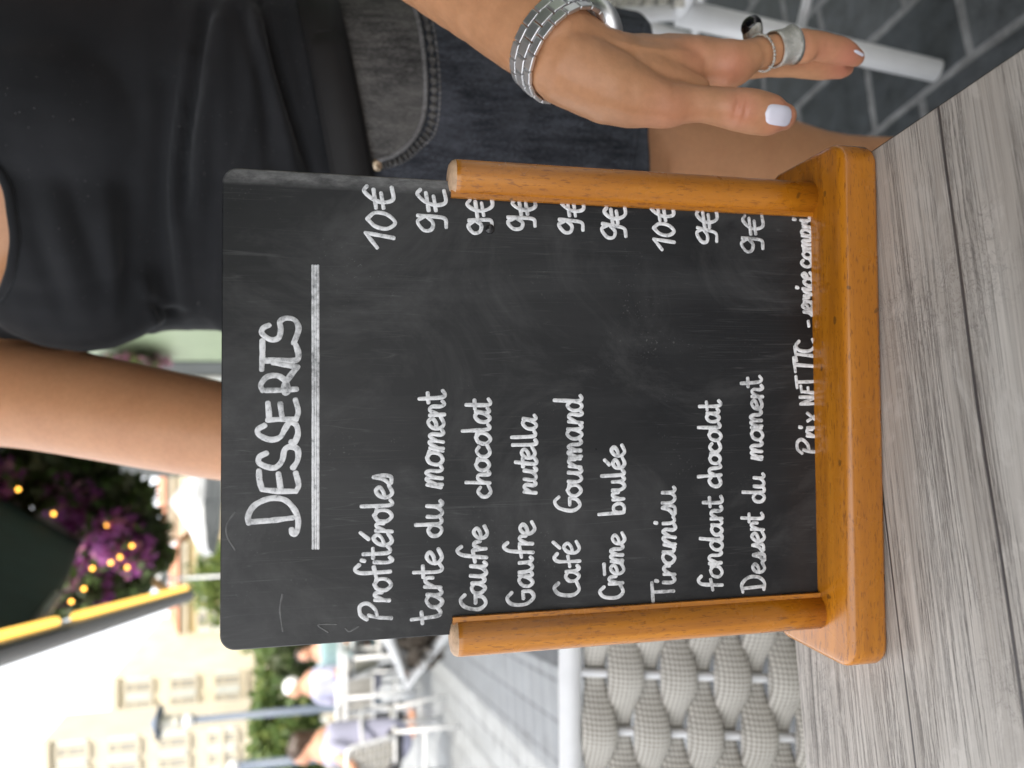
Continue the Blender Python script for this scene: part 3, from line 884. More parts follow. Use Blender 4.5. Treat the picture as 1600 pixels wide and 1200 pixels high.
def person_woman():
    root = empty("person", C(.175, .74, 0) * np.array([1, 1, 0]) + np.array([0, 0, ground_z(.4)]),
                 "woman in black top and dark denim shorts, hand with rings hanging beside the chalkboard", "person")
    inv = -np.array(root.location)
    def part(name, V, F, mat, parent=root):
        loc = -np.array(root.location)
        if parent is not root: pass
        return mesh_obj(name, np.asarray(V) + loc, F, mat, parent)

    # ---- body (coarse) : torso, neck, head, legs, feet, right arm, left upper arm
    b = MB()
    V, F = rings_mesh([torso_ring(z) for z in np.linspace(-.285, .415, 26)]); b.add(V, F)
    cy, sy = math.cos(R(-25)), math.sin(R(-25))
    def chest(l, f, z): return C(.180 + l * cy + f * sy, .730 + l * sy - f * cy, z)
    for s in (-1, 1): b.sphere(chest(s * .062, .055, .235), (.064, .050, .068), 20)
    limb(b, [C(.150, .735, .38), C(.140, .725, .46), C(.135, .70, .53)], [.060, .050, .052])
    hc = C(.130, .675, .595)
    b.sphere(hc + np.array([0, .02, .03]), (.075, .094, .092), 24)
    b.sphere(hc + np.array([-.006, -.030, -.035]), (.056, .062, .070), 20)
    b.sphere(hc + np.array([-.012, -.060, -.092]), (.026, .024, .020), 14)
    limb(b, [hc + np.array([-.010, -.088, .012]), hc + np.array([-.015, -.104, -.026])], [.008, .013], 12)
    for s in (-1, 1):
        b.sphere(hc + np.array([s * .076, .02, -.01]), (.010, .020, .030), 12)
        b.sphere(hc + np.array([s * .028 - .01, -.082, -.06]), (.016, .010, .006), 10)
    for leg, sd in ((LEG_L, 1), (LEG_R, -1)):
        limb(b, leg, LEG_W, 28)
        an = leg[-1]
        limb(b, [an + np.array([0, .02, -.015]), an + np.array([sd * .012, -.06, -.03]), an + np.array([sd * .02, -.155, -.043])], [.032, .030, .020])
    shR = [C(-.004, .755, .35), C(-.012, .725, .27), C(-.036, .690, .14), C(-.055, .665, .035)]
    limb(b, shR, [.050, .047, .044, .039])
    limb(b, [shR[-1], C(-.03, .57, .0), C(.0, .455, -.035)], [.038, .036, .025])
    # right hand laid flat against the back of the board
    wr = C(.0, .455, -.035)
    for k in range(4):
        x0 = .004 + k * .019
        limb(b, [wr + np.array([0, -.02, 0]), C(x0, .390, -.055 + .004 * k)], [.015, .012], 14)
        ln = (.066, .075, .070, .055)[k]
        limb(b, [C(x0, .390, -.055 + .004 * k), C(x0 + .006, .366, -.06 - ln * .4), C(x0 + .008, .3585, -.06 - ln)], [.010, .0085, .007], 12)
    limb(b, [wr + np.array([.0, -.03, 0]), C(.05, .40, -.02), C(.075, .375, -.03)], [.015, .012, .008], 12)
    limb(b, [C(.10, .735, .36), C(.018, .755, .345)], [.05, .055])
    limb(b, [C(.24, .70, .36), C(.330, .676, .33)], [.05, .056])
    shL = [C(.336, .672, .33), C(.348, .622, .22), C(.358, .565, .11), C(.372, .530, .03)]
    limb(b, shL, [.052, .046, .042, .038])
    V1, F1 = remeshed(b, .0045, 6)

    # ---- left forearm and hand (fine), one fused surface that runs on into the upper arm
    h = MB()
    P = lambda x, y, Y: at(x, y, Y)
    wl = P(862, 68, .402)
    elbow = shL[-1]
    mid = wl * .45 + elbow * .55
    limb(h, [shL[-2], elbow, elbow * .8 + wl * .2, mid, wl * .75 + elbow * .25, wl], [.041, .039, .041, .0385, .031, .0262], 32)
    mcp = [P(1080, 94, .402), P(1082, 88, .420), P(1072, 84, .438), P(1050, 84, .455)]
    for k, (q, rr) in enumerate(zip(mcp, (.0135, .0125, .012, .0115))):
        w0 = wl + np.array([0, (-.006, .0, .006, .010)[k], 0])
        limb(h, [w0, P(965, (100, 98, 96, 96)[k], (.402, .412, .422, .430)[k]), q], [.0205, .0165, rr], 20)
    for k, Y in enumerate((.402, .415, .430)):
        limb(h, [P(905, 92, Y), P(985, 116, Y), P(1060, 110, Y)], [.0215, .0200, .0160], 20)
    # thumb
    limb(h, [P(880, 100, .396), P(960, 140, .391), P(1035, 163, .386), P(1058, 163, .385)], [.0215, .0195, .0132, .0122], 24)
    limb(h, [P(1048, 163, .385), P(1075, 163, .384), P(1105, 164, .382), P(1152, 170, .380)], [.0124, .0108, .0101, .0118], 24)
    limb(h, [P(1150, 170, .380), P(1180, 176, .379), P(1206, 180, .379), P(1222, 182, .379)], [.0118, .0122, .0112, .0082], 24)
    limb(h, [P(990, 120, .397), P(1050, 130, .394), P(1090, 138, .392)], [.017, .012, .0075], 18)
    # index finger: swollen first joint, rings, straight tip
    limb(h, [mcp[0], P(1112, 98, .400), P(1142, 100, .398), P(1165, 92, .397)], [.0140, .0136, .0138, .0108], 24)
    limb(h, [P(1135, 114, .397), P(1150, 108, .397)], [.0088, .0086], 18)
    limb(h, [P(1160, 90, .397), P(1195, 80, .398), P(1240, 72, .399), P(1256, 74, .399)], [.0098, .0088, .0092, .0096], 24)
    limb(h, [P(1250, 70, .399), P(1285, 73, .400), P(1318, 82, .401), P(1338, 90, .402)], [.0093, .0084, .0076, .0054], 24)
    # middle finger just behind and below
    limb(h, [mcp[1], P(1150, 100, .417), P(1205, 101, .417), P(1262, 106, .416), P(1308, 110, .415), P(1322, 108, .415)], [.0125, .0092, .0076, .0066, .0058, .0048], 22)
    # ring and little finger curl further behind
    limb(h, [mcp[2], P(1130, 92, .445), P(1180, 95, .443), P(1215, 104, .436)], [.012, .0098, .0085, .0068], 20)
    limb(h, [mcp[3], P(1100, 92, .462), P(1135, 96, .462), P(1160, 106, .456)], [.0112, .009, .0078, .0062], 20)
    V2, F2 = remeshed(h, .0013, 5)
    # knuckle creases on the thumb joint
    for (x, y, w) in ((1153, 168, .0012), (1166, 171, .0010)):
        c = P(x, y, .3685); ax = (P(1206, 180, .379) - P(1105, 164, .382)); ax /= np.linalg.norm(ax)
        d = V2 - c; t = d @ ax; rad = np.linalg.norm(d - np.outer(t, ax), axis=1)
        k = np.exp(-(t / w) ** 2) * np.exp(-(rad / .0065) ** 2)
        nn = (P(x, y, .380) - CAM); nn /= np.linalg.norm(nn)
        V2 = V2 + np.outer(k * .0012, nn)
    # crease where the thumb meets the hand, tendons over the back, crease under the first joint
    def along(V, a, b, w, amp, nrm):
        ab = b - a; L2 = ab.dot(ab); t = np.clip(((V - a) @ ab) / L2, 0, 1)
        d = np.linalg.norm(V - (a + t[:, None] * ab), axis=1)
        k = np.exp(-(d / w) ** 2) * np.sin(np.clip(t, .02, .98) * math.pi) ** .5
        return V + np.outer(k * amp, nrm)
    tocam = CAM - P(1000, 110, .40); tocam /= np.linalg.norm(tocam)
    V2 = along(V2, P(925, 62, .382), P(1075, 78, .385), .0030, .0015, tocam)
    V2 = along(V2, P(935, 92, .378), P(1060, 112, .382), .0032, .0008, tocam)
    V2 = along(V2, P(1050, 108, .385), P(1128, 136, .388), .0016, -.0013, tocam)
    V2 = along(V2, P(1122, 108, .385), P(1134, 134, .387), .0012, -.0013, tocam)
    V2 = along(V2, P(1252, 62, .389), P(1258, 92, .392), .0011, -.0006, tocam)
    V2 = along(V2, P(1292, 62, .391), P(1298, 96, .393), .0011, -.0006, tocam)
    V2 = along(V2, P(1026, 183, .374), P(1062, 192, .378), .0014, -.0008, tocam)
    wob_ = np.array([mnoise.noise(Vector(v * 95)) for v in V2[::1]])
    V2 = V2 + vnormals(V2, F2) * (wob_ * .00060)[:, None]
    off = len(V1)
    Vb = np.vstack([V1, V2]); Fb = F1 + [tuple(i + off for i in f) for f in F2]
    body = part("body", Vb, Fb, M["skin"])
    fl = np.zeros(len(Vb))
    for (x, y, Y, r_, a_) in ((1222, 183, .372, .011, 1), (1158, 170, .372, .010, .8), (1330, 92, .396, .014, 1), (1290, 85, .394, .012, .6), (1318, 108, .41, .012, .9),
                              (1142, 104, .388, .013, .7), (1050, 178, .378, .018, .4), (1080, 90, .392, .012, .5), (1250, 70, .392, .010, .5)):
        d2 = np.sum((Vb - P(x, y, Y)) ** 2, axis=1); fl = np.maximum(fl, a_ * np.exp(-d2 / r_ ** 2))
    a_ = body.data.attributes.new("flush", 'FLOAT', 'POINT'); a_.data.foreach_set("value", fl.astype(np.float32))
    bvh_hand = BVHTree.FromPolygons(V2.tolist(), F2)

    # ---- thumb nail, grown on the thumb's own surface
    def on_hand(x, y, bvh=bvh_hand):
        d = ray(x, y); d = d / np.linalg.norm(d)
        hit = bvh.ray_cast(Vector(CAM), Vector(d))
        return (np.array(hit[0]), np.array(hit[1])) if hit[0] is not None else (None, None)
    def nail(cx, cy, ang, ln, wd, lift):
        """rounded patch of polish: cx, cy its middle on the finger; ang its direction in the photo"""
        n1, n2 = 14, 12
        rows = []
        ca, sa = math.cos(ang), math.sin(ang)
        for i in range(n1 + 1):
            t = i / n1 * 2 - 1
            half = wd * (1 - .10 * max(t, 0) ** 3 - .08 * max(-t, 0) ** 2) * (max(0, 1 - abs(t) ** 6)) ** .5
            row = []
            for j in range(n2 + 1):
                s = (j / n2 * 2 - 1) * half
                px, py = cx + ca * t * ln - sa * s, cy + sa * t * ln + ca * s
                q, nn = on_hand(px, py)
                row.append((q, nn))
            rows.append(row)
        good = [(q, nn) for r in rows for q, nn in r if q is not None]
        mean_n = np.mean([nn for _, nn in good], axis=0); mean_n /= np.linalg.norm(mean_n)
        mean_q = np.mean([q for q, _ in good], axis=0)
        V = []
        for i, row in enumerate(rows):
            for j, (q, nn) in enumerate(row):
                if q is None:
                    q = V[-1] if V else mean_q
                    V.append(q); continue
                edge = min(1, 4.0 * (1 - abs(j / n2 * 2 - 1))) * min(1, 4.0 * (1 - abs(i / n1 * 2 - 1)))
                V.append(q + mean_n * (lift * (.15 + .85 * edge ** .5)))
        m = n2 + 1
        F = [(i * m + j, i * m + j + 1, (i + 1) * m + j + 1, (i + 1) * m + j) for i in range(n1) for j in range(n2)]
        return np.array(V), F
    V, F = nail(1216, 180, R(8), 21, 16.5, .0011)
    part("fingernail", V, F, M["nail"])
    V, F = nail(1342, 83, R(30), 9, 2.6, .0007)
    part("fingernail", V, F, M["nail"])

    # ---- rings
    def hoop(c, ax, r, wid, thick, n=48, prof=None):
        ax = ax / np.linalg.norm(ax)
        e1 = np.cross(ax, [0, 0, 1.0]); e1 /= np.linalg.norm(e1); e2 = np.cross(ax, e1)
        prof = prof or [(-wid / 2, 0), (-wid / 2, thick), (0, thick * .85), (wid / 2, thick), (wid / 2, 0)]
        V = []
        for i in range(n):
            a = 2 * math.pi * i / n
            for t, dr in prof:
                V.append(c + ax * t + (e1 * math.cos(a) + e2 * math.sin(a)) * (r + dr))
        m = len(prof)
        F = [(i * m + j, i * m + (j + 1) % m, ((i + 1) % n) * m + (j + 1) % m, ((i + 1) % n) * m + j) for i in range(n) for j in range(m)]
        return np.array(V), F, e1, e2
    c1, c2 = P(1203, 79, .398), P(1240, 70, .399)
    ax = c2 - c1; ax /= np.linalg.norm(ax)
    cuff_c = (c1 + c2) / 2 + ax * .0006
    V, F, e1, e2 = hoop(cuff_c, ax, .0094, .0136, .0013, 56,
                        [(-.0068, .0), (-.0068, .0012), (-.0045, .0010), (-.002, .0011), (0, .0009), (.002, .0011), (.0045, .0012), (.0068, .0022), (.0068, .0010), (.0, .0)])
    ham = np.array([mnoise.noise(Vector(v * 420)) for v in V])
    ringo = part("ring", V + np.outer(ham, ax) * .0, F, M["silver"])
    ringo["label"] = "wide hammered silver ring"
    bd = MB()
    bc = P(1190, 83, .3975)
    bax = P(1200, 80, .398) - P(1180, 88, .397); bax /= np.linalg.norm(bax)
    f1 = np.cross(bax, [0, 0, 1.0]); f1 /= np.linalg.norm(f1); f2 = np.cross(bax, f1)
    for i in range(34):
        a = 2 * math.pi * i / 34
        bd.sphere(bc + (f1 * math.cos(a) + f2 * math.sin(a)) * .0104, .00098, 8)
    o = part("ring", np.concatenate(bd.V), bd.F, M["silver"]); o["label"] = "thin beaded silver ring"
    sc = P(1176, 50, .410)
    st = MB(); st.sphere(sc, (.0075, .0075, .0055), 20)
    o = part("ring", np.concatenate(st.V), st.F, M["silver"]); o["label"] = "silver ring with an oval black stone"
    st = MB(); st.sphere(sc + np.array([.0028, -.0005, .001]), (.0066, .0066, .0062), 20)
    mesh_obj("stone", np.concatenate(st.V) + inv, st.F, M["onyx"], o)

    # ---- wristwatch
    wax = wl - mid; wax /= np.linalg.norm(wax)
    e1 = np.cross(wax, [0, 0, 1.0]); e1 /= np.linalg.norm(e1); e2 = np.cross(wax, e1)
    watch = empty("wristwatch", (0, 0, 0)); watch.parent = root
    wc = wl + wax * .006
    rw = .0274
    NL = 19
    mids, outs = MB(), MB()
    face = R(100)
    for i in range(NL):
        a = 2 * math.pi * i / NL
        dfa = (a - face + math.pi) % (2 * math.pi) - math.pi
        if abs(dfa) < R(26): continue
        for col in (-1, 0, 1):
            aa = a + (math.pi / NL if col == 0 else 0)
            er = e1 * math.cos(aa) + e2 * math.sin(aa); et = -e1 * math.sin(aa) + e2 * math.cos(aa)
            rot = np.stack([er, et, wax], 1)
            wdt = .0068 if col == 0 else .0054
            V, F = rounded_slab(-.0012, .0012, -.0043, .0043, -wdt / 2 + .0002, wdt / 2 - .0002, .0009, .0005, 3)
            V = np.asarray(V).reshape(-1, 3)
            # crowned top so each link catches its own highlight
            V = V @ rot.T + wc + er * (rw + (.0004 if col == 0 else 0)) + wax * (col * .0062)
            (mids if col == 0 else outs).add(V, F)
    for mbx, nm in ((outs, "outer_links"), (mids, "centre_links")):
        mesh_obj(nm, np.concatenate(mbx.V) + inv, mbx.F, M["steel"], watch, smooth=False)
    er = e1 * math.cos(face) + e2 * math.sin(face); et = -e1 * math.sin(face) + e2 * math.cos(face)
    rot = np.stack([et, wax, er], 1)
    cs = MB(); cs.tube(np.array([[0, 0, -.003], [0, 0, .004], [0, 0, .006]]), [.0165, .0165, .015], 40)
    cs.tube(np.array([[0, .016, 0.001], [0, .021, .001]]), .0025, 14)
    mesh_obj("case", np.concatenate(cs.V) @ rot.T + wc + er * (rw + .002) + inv, cs.F, M["steel"], watch)
    dl = MB(); dl.tube(np.array([[0, 0, .0055], [0, 0, .0066]]), [.0138, .0136], 40)
    mesh_obj("dial", np.concatenate(dl.V) @ rot.T + wc + er * (rw + .002) + inv, dl.F, M["dial"], watch)

    # ---- shirt
    s = MB()
    V, F = rings_mesh([torso_ring(z, .004 + .004 * min(1, max(0, (z - .03) / .03)) + .013 * math.exp(-((z - .085) / .04) ** 2)) for z in np.linspace(-.06, .41, 30)]); s.add(V, F)
    for q in (-1, 1): s.sphere(chest(q * .060, .052, .235), (.076, .062, .085), 20)
    s.sphere(chest(0, .055, .24), (.095, .062, .085), 20)
    s.sphere(chest(-.075, .01, .29), (.075, .075, .075), 20); s.sphere(chest(.07, .01, .29), (.075, .075, .075), 20)
    limb(s, [C(.10, .737, .365), C(.05, .752, .36)], [.056, .054])
    limb(s, [C(.24, .70, .365), C(.30, .680, .350)], [.056, .060])
    V, F = remeshed(s, .0036, 10)
    rel = V - CAM
    lat = (rel[:, 0] - .180) * cy + (rel[:, 1] - .730) * sy
    fr = (rel[:, 0] - .180) * sy - (rel[:, 1] - .730) * cy
    zc = np.where(fr > 0, .2515 + 6.5 * (lat + .006) ** 2, .34 + 3.0 * lat ** 2)
    keep = (rel[:, 2] < np.minimum(zc, .9)) & (rel[:, 2] > -.006 + .19 * (rel[:, 0] - .185))
    keep &= ~((np.abs(lat) > .12) & (rel[:, 2] > .30) & (((lat - np.sign(lat) * .17) / .05) ** 2 + ((rel[:, 2] - .37) / .07) ** 2 < 1))
    V, F = keep_faces(V, F, keep)
    V = smooth_border(V, F, 14)
    N = vnormals(V, F)
    rel = V - CAM
    # folds: drawn-in cloth above the belt, soft waves higher up, running across the belly and dropping to the photo's left
    D = np.zeros(len(V))
    for i, (x, y, z) in enumerate(rel):
        zz = z + .18 * (x - .19) + .012 * mnoise.noise(Vector((x * 14, y * 14, 3.0)))
        low = math.exp(-((z - .095) / .075) ** 2)
        a = 1 - abs(mnoise.noise(Vector((x * 6 + 3, y * 6, zz * 34)))) * 2.2
        b2 = 1 - abs(mnoise.noise(Vector((x * 9, y * 9 + 7, zz * 62)))) * 2.2
        slant = x * .8 + z
        c2 = 1 - abs(mnoise.noise(Vector((slant * 20, z * 5 - x * 5, 5.1)))) * 2.0
        up_ = math.exp(-((x - .08) / .07) ** 2) * math.exp(-((z - .18) / .09) ** 2)
        D[i] = low * (.0100 * a + .0030 * b2) * (1 - .55 * min(1, max(0, (x - .26) / .06))) + .0065 * up_ * c2 + .0016 * mnoise.noise(Vector((x * 22, y * 22, z * 16)))
    D *= .38
    # the main folds, laid along the lines they take over her front
    zc_ = rel[:, 1] * cP - rel[:, 2] * sP; yd_ = -(rel[:, 2] * cP + rel[:, 1] * sP)
    IX = 800 + FPX * yd_ / zc_; IY = 1200 - (600 + FPX * rel[:, 0] / zc_)
    front = N @ (np.array([-.15, -1, .1]) / 1.016)
    fw = np.clip((front + .15) / .4, 0, 1)
    folds = [([(322, 20), (305, 120), (289, 244), (284, 335)], 10, -.0075), ([(262, 130), (253, 244), (252, 341), (262, 450)], 19, -.0065), ([(300, 90), (276, 244), (274, 320), (292, 480)], 13, .0060),
             ([(408, 0), (439, 122), (468, 215), (492, 280)], 8, -.0080), ([(395, 20), (424, 130), (446, 220), (462, 290)], 12, .0055), ([(378, 20), (412, 150), (420, 262)], 9, -.0045), ([(478, 20), (502, 122), (514, 200)], 7, -.0045),
             ([(455, 0), (476, 90), (494, 190)], 10, .0042), ([(350, 40), (352, 160), (350, 260)], 14, .0045), ([(335, 120), (318, 220), (312, 330)], 11, .0040),
             ([(36, 285), (62, 390), (100, 500)], 15, -.0030), ([(108, 285), (135, 370), (163, 450)], 15, -.0032), ([(205, 295), (200, 400), (196, 500)], 17, -.0040), ([(75, 290), (100, 390), (130, 490)], 15, .0026), ([(160, 290), (172, 390), (180, 490)], 16, .0030),
             ([(235, 470), (255, 488), (285, 480)], 9, -.0060), ([(222, 440), (236, 480), (240, 520)], 10, .0035)]
    for line, w_, amp_ in folds:
        L_ = spline([np.array(q, float) for q in line], 8)
        dmin = np.full(len(V), 1e9); tt = np.zeros(len(V))
        for q0, (a_, b_) in enumerate(zip(L_[:-1], L_[1:])):
            ab = b_ - a_; t_ = np.clip(((IX - a_[0]) * ab[0] + (IY - a_[1]) * ab[1]) / (ab @ ab), 0, 1)
            dd = np.hypot(IX - a_[0] - t_ * ab[0], IY - a_[1] - t_ * ab[1])
            m_ = dd < dmin; dmin[m_] = dd[m_]; tt[m_] = ((q0 + t_) / (len(L_) - 1))[m_]
        D += fw * amp_ * 1.3 * np.exp(-(dmin / w_) ** 2) * np.sin(np.clip(.12 + .80 * tt, 0, 1) * math.pi) ** .6
    V = V + N * D[:, None]
    shirt = part("shirt", V, F, M["jersey"])
    sm = shirt.modifiers.new("thickness", 'SOLIDIFY'); sm.thickness = .0018; sm.offset = -1
    # neckline binding follows the cut edge
    from collections import Counter
    ec = Counter()
    for f in F:
        for p, q in zip(f, f[1:] + f[:1]): ec[(min(p, q), max(p, q))] += 1
    bnd = [i for e, c in ec.items() if c == 1 for i in e]
    nb = sorted({i for i in bnd if rel[i, 2] > .25 and fr_of(rel[i], cy, sy) > .04 and abs(lat_of(rel[i], cy, sy)) < .11}, key=lambda i: lat_of(rel[i], cy, sy))
    if len(nb) > 8:
        pts = V[nb] + N[nb] * .0012; k = 2
        pts = np.array([pts[max(0, i - k):i + k + 1].mean(0) for i in range(0, len(pts), 2)])
        t = MB(); t.tube(pts, .0036, 10, rounded=True)
        mesh_obj("neck_binding", np.concatenate(t.V) + inv, t.F, M["jersey"], shirt)

    # ---- shorts
    s = MB()
    V, F = rings_mesh([torso_ring(z, .011) for z in np.linspace(-.285, .06, 16)]); s.add(V, F)
    for leg in (LEG_L, LEG_R):
        sh_ = np.array([.022 if leg is LEG_L else 0, 0, 0])
        limb(s, [leg[0] + sh_ * .6 + np.array([0, 0, .05]), leg[0] + sh_, leg[1] + sh_, leg[1] + sh_ + np.array([0, 0, -.05])], [.095, .108, .106, .106], 32)
    V, F = remeshed(s, .004, 8)
    rel = V - CAM
    hem = -.262 - .05 * (rel[:, 0] - .2) + .004 * np.sin(rel[:, 0] * 30)
    wst = .010 + .19 * (rel[:, 0] - .185)
    V, F = keep_faces(V, F, (rel[:, 2] > hem) & (rel[:, 2] < wst))
    V = smooth_border(V, F, 14)
    N = vnormals(V, F); rel = V - CAM
    D = np.array([.0030 * (1 - 2 * abs(mnoise.noise(Vector((x * 26 + z * 6, y * 20, z * 6))))) * min(1, max(0, (-.06 - z) / .08)) + .0016 * mnoise.noise(Vector((x * 16, y * 16, z * 26))) for x, y, z in rel])
    V = V + N * D[:, None]
    shorts = part("shorts", V, F, M["denim"])
    sm = shorts.modifiers.new("thickness", 'SOLIDIFY'); sm.thickness = .0024; sm.offset = -1
    bvs = BVHTree.FromPolygons(V.tolist(), F)
    def on_shorts(x, y, lift=0.0):
        d = ray(x, y); d = d / np.linalg.norm(d)
        hit = bvs.ray_cast(Vector(CAM), Vector(d))
        if hit[0] is None: return None
        n = np.array(hit[1]); n = n if n.dot(d) < 0 else -n
        return np.array(hit[0]) + n * lift
    def seam(name, pix, r, lift, mat, bumps=0):
        pts = [on_shorts(*p, lift) for p in spline([np.array(q, float) for q in pix], 6)]
        pts = [p for p in pts if p is not None]
        if len(pts) < 4: return
        pts = spline(pts[::3] + [pts[-1]], 4)
        if bumps:
            pts = spline(list(pts), 5); r = [r * (1 + .55 * math.sin(i * bumps)) for i in range(len(pts))]
        t = MB(); t.tube(pts, r, 10, rounded=True)
        return mesh_obj(name, np.concatenate(t.V) + inv, t.F, mat, shorts)
    # pocket bag: the paler denim seen inside the curved pocket mouth
    curve = [(638, -40), (645, 0), (657, 50), (664, 110), (665, 160), (658, 196), (642, 222), (618, 242), (590, 252)]
    cpix = spline([np.array(q, float) for q in curve], 5)
    cols = []
    nrow = 18
    for q in cpix:
        base = np.array([520 + (q[1] - 0) * .20, q[1]])          # up under the belt
        cols.append([on_shorts(*(base + (q - base) * t), .0022) for t in np.linspace(0, 1, nrow)])
    Vp = []; ok = []
    for c in cols:
        for p in c:
            ok.append(p is not None); Vp.append(p if p is not None else np.zeros(3))
    Fp = [(i * nrow + j, i * nrow + j + 1, (i + 1) * nrow + j + 1, (i + 1) * nrow + j) for i in range(len(cols) - 1) for j in range(nrow - 1)]
    Fp = [f for f in Fp if all(ok[i] for i in f)]
    used = sorted({i for f in Fp for i in f}); mp = {i: k for k, i in enumerate(used)}
    mesh_obj("pocket", np.array([Vp[i] for i in used]) + inv, [tuple(mp[i] for i in f) for f in Fp], M["denim_pale"], shorts)
    seam("pocket_edge", curve, .0021, .0024, M["denim_edge"])
    seam("pocket_seam", [(x + 13 if y < 200 else x + 9, y + (6 if y > 190 else 0)) for x, y in curve], .0026, -.0002, M["denim_pale"], .55)
    seam("pocket_stitch", [(x + 22 if y < 200 else x + 15, y + (10 if y > 190 else 0)) for x, y in curve], .0008, .0002, M["denim_edge"], .9)
    seam("hem_edge", [(1006, 40), (1005, 80), (1000, 140), (994, 200), (986, 262)], .0022, .0004, M["denim"])
    q = on_shorts(589, 259, .002)
    if q is not None:
        t = MB(); d = ray(589, 259); d = d / np.linalg.norm(d)
        t.tube([q + d * .003, q - d * .0012, q - d * .0022], [.0050, .0050, .0036], 20); t.sphere(q - d * .002, .0018, 10)
        mesh_obj("rivet", np.concatenate(t.V) + inv, t.F, M["brass"], shorts)

    # ---- belt
    n = 96
    def belt_pt(i, zoff, grow):
        lo = None
        x_guess = .18
        for _ in range(4):
            z = -.014 + .19 * (x_guess - .185) + zoff
            p = np.array(torso_ring(z, grow, n)[i % n]); x_guess = (p - CAM)[0]
        return p
    prof = [(-.001, .0125), (-.001, .0165), (.0165, .0175), (.034, .0165), (.034, .0125)]
    V = [belt_pt(i, a, g) for i in range(n) for a, g in prof]; m = len(prof)
    F = [(i * m + j, i * m + (j + 1) % m, ((i + 1) % n) * m + (j + 1) % m, ((i + 1) % n) * m + j) for i in range(n) for j in range(m)]
    belt = part("belt", V, F, M["leather"])
    # free end of the belt lying over it
    best = sorted(range(n), key=lambda i: abs((belt_pt(i, .016, .0175) - CAM)[0] - .285) + (0 if (belt_pt(i, .016, .0175) - CAM)[1] < .72 else 9))[0]
    idx = []
    stepd = 1 if (belt_pt(best + 1, .016, .0175) - CAM)[0] < (belt_pt(best, .016, .0175) - CAM)[0] else -1
    V = []; k = 26
    for j in range(k):
        i = best + stepd * j * .5
        i0 = int(math.floor(i)); fr_ = i - i0
        half = .0150 * min(1, .45 + j * .22)
        for a, g in ((-half, .0178), (-half * .9, .0205), (half * .9, .0205), (half, .0178)):
            V.append(belt_pt(i0, .0165 + a, g) * (1 - fr_) + belt_pt(i0 + 1, .0165 + a, g) * fr_)
    F = [(i * 4 + j, i * 4 + j + 1, (i + 1) * 4 + j + 1, (i + 1) * 4 + j) for i in range(k - 1) for j in range(3)] + [(0, 1, 2, 3)]
    mesh_obj("belt_tip", np.array(V) + inv, F, M["leather"], belt)

    # ---- hair and simple face details
    hr = MB()
    hr.sphere(hc + np.array([0, .035, .045]), (.086, .098, .094), 24)
    for q in (-1, 1): limb(hr, [hc + np.array([q * .075, .03, .03]), hc + np.array([q * .088, .05, -.08]), hc + np.array([q * .08, .075, -.20])], [.03, .034, .018])
    limb(hr, [hc + np.array([0, .09, .03]), hc + np.array([0, .115, -.08]), hc + np.array([0, .11, -.22])], [.06, .06, .03])
    V, F = remeshed(hr, .005, 5)
    part("hair", V, F, M["hair"])
    for q in (-1, 1):
        e = MB(); e.sphere(hc + np.array([q * .030 - .009, -.0715, .002]), (.0135, .0085, .0062), 14)
        eye = part("eye", np.concatenate(e.V), e.F, M["white_cloth"])
        e = MB(); e.sphere(hc + np.array([q * .030 - .010, -.0785, .0015]), (.0046, .0022, .0050), 12)
        mesh_obj("iris", np.concatenate(e.V) + inv, e.F, M["dial"], eye)
    for q in (-1, 1):
        e = MB(); e.tube(spline([hc + np.array([q * .014 - .010, -.088, .020]), hc + np.array([q * .030 - .009, -.086, .026]), hc + np.array([q * .046 - .006, -.074, .021])], 5), .0028, 8, rounded=True)
        part("eyebrow", np.concatenate(e.V), e.F, M["hair"])
    bvb = BVHTree.FromPolygons(V1.tolist(), F1)
    for q in (-1, 1):
        row = []
        for f_ in np.linspace(.085, -.085, 30):
            pair = []
            for dl_ in (-.013, .013):
                c_ = chest(q * .092 + dl_, f_, .62)
                hit = bvb.ray_cast(Vector(c_), Vector((0, 0, -1)), .42)
                if hit[0] is not None and hit[0].z - CAM[2] > .27: pair.append(np.array(hit[0]) + np.array([0, 0, .0035]))
            if len(pair) == 2: row += pair
        if len(row) > 6:
            mesh_obj("shoulder_strap", np.array(row) + inv, [(2 * i, 2 * i + 1, 2 * i + 3, 2 * i + 2) for i in range(len(row) // 2 - 1)], M["jersey"], shirt).modifiers.new("thickness", 'SOLIDIFY').thickness = .002
    mo = MB(); limb(mo, [hc + np.array([-.035, -.088, -.058]), hc + np.array([-.013, -.097, -.060]), hc + np.array([.011, -.088, -.058])], [.003, .0055, .003], 12)
    part("mouth", np.concatenate(mo.V), mo.F, plain("lips", (.45, .16, .14), .4))
    for leg, sd in ((LEG_L, 1), (LEG_R, -1)):
        an = leg[-1]; t = MB()
        V, F = rounded_slab(-.042, .042, -.185, .06, -.076, -.062, .04, .002)
        t.add(np.asarray(V).reshape(-1, 3) + an, F)
        t.tube([an + np.array([-.038, -.10, -.065]), an + np.array([0.01, -.10, -.008]), an + np.array([.042, -.10, -.065])], .008, 10)
        part("sandal", np.concatenate(t.V), t.F, M["leather"])

def lat_of(r, cy, sy): return (r[0] - .180) * cy + (r[1] - .730) * sy
def fr_of(r, cy, sy): return (r[0] - .180) * sy - (r[1] - .730) * cy
person_woman()

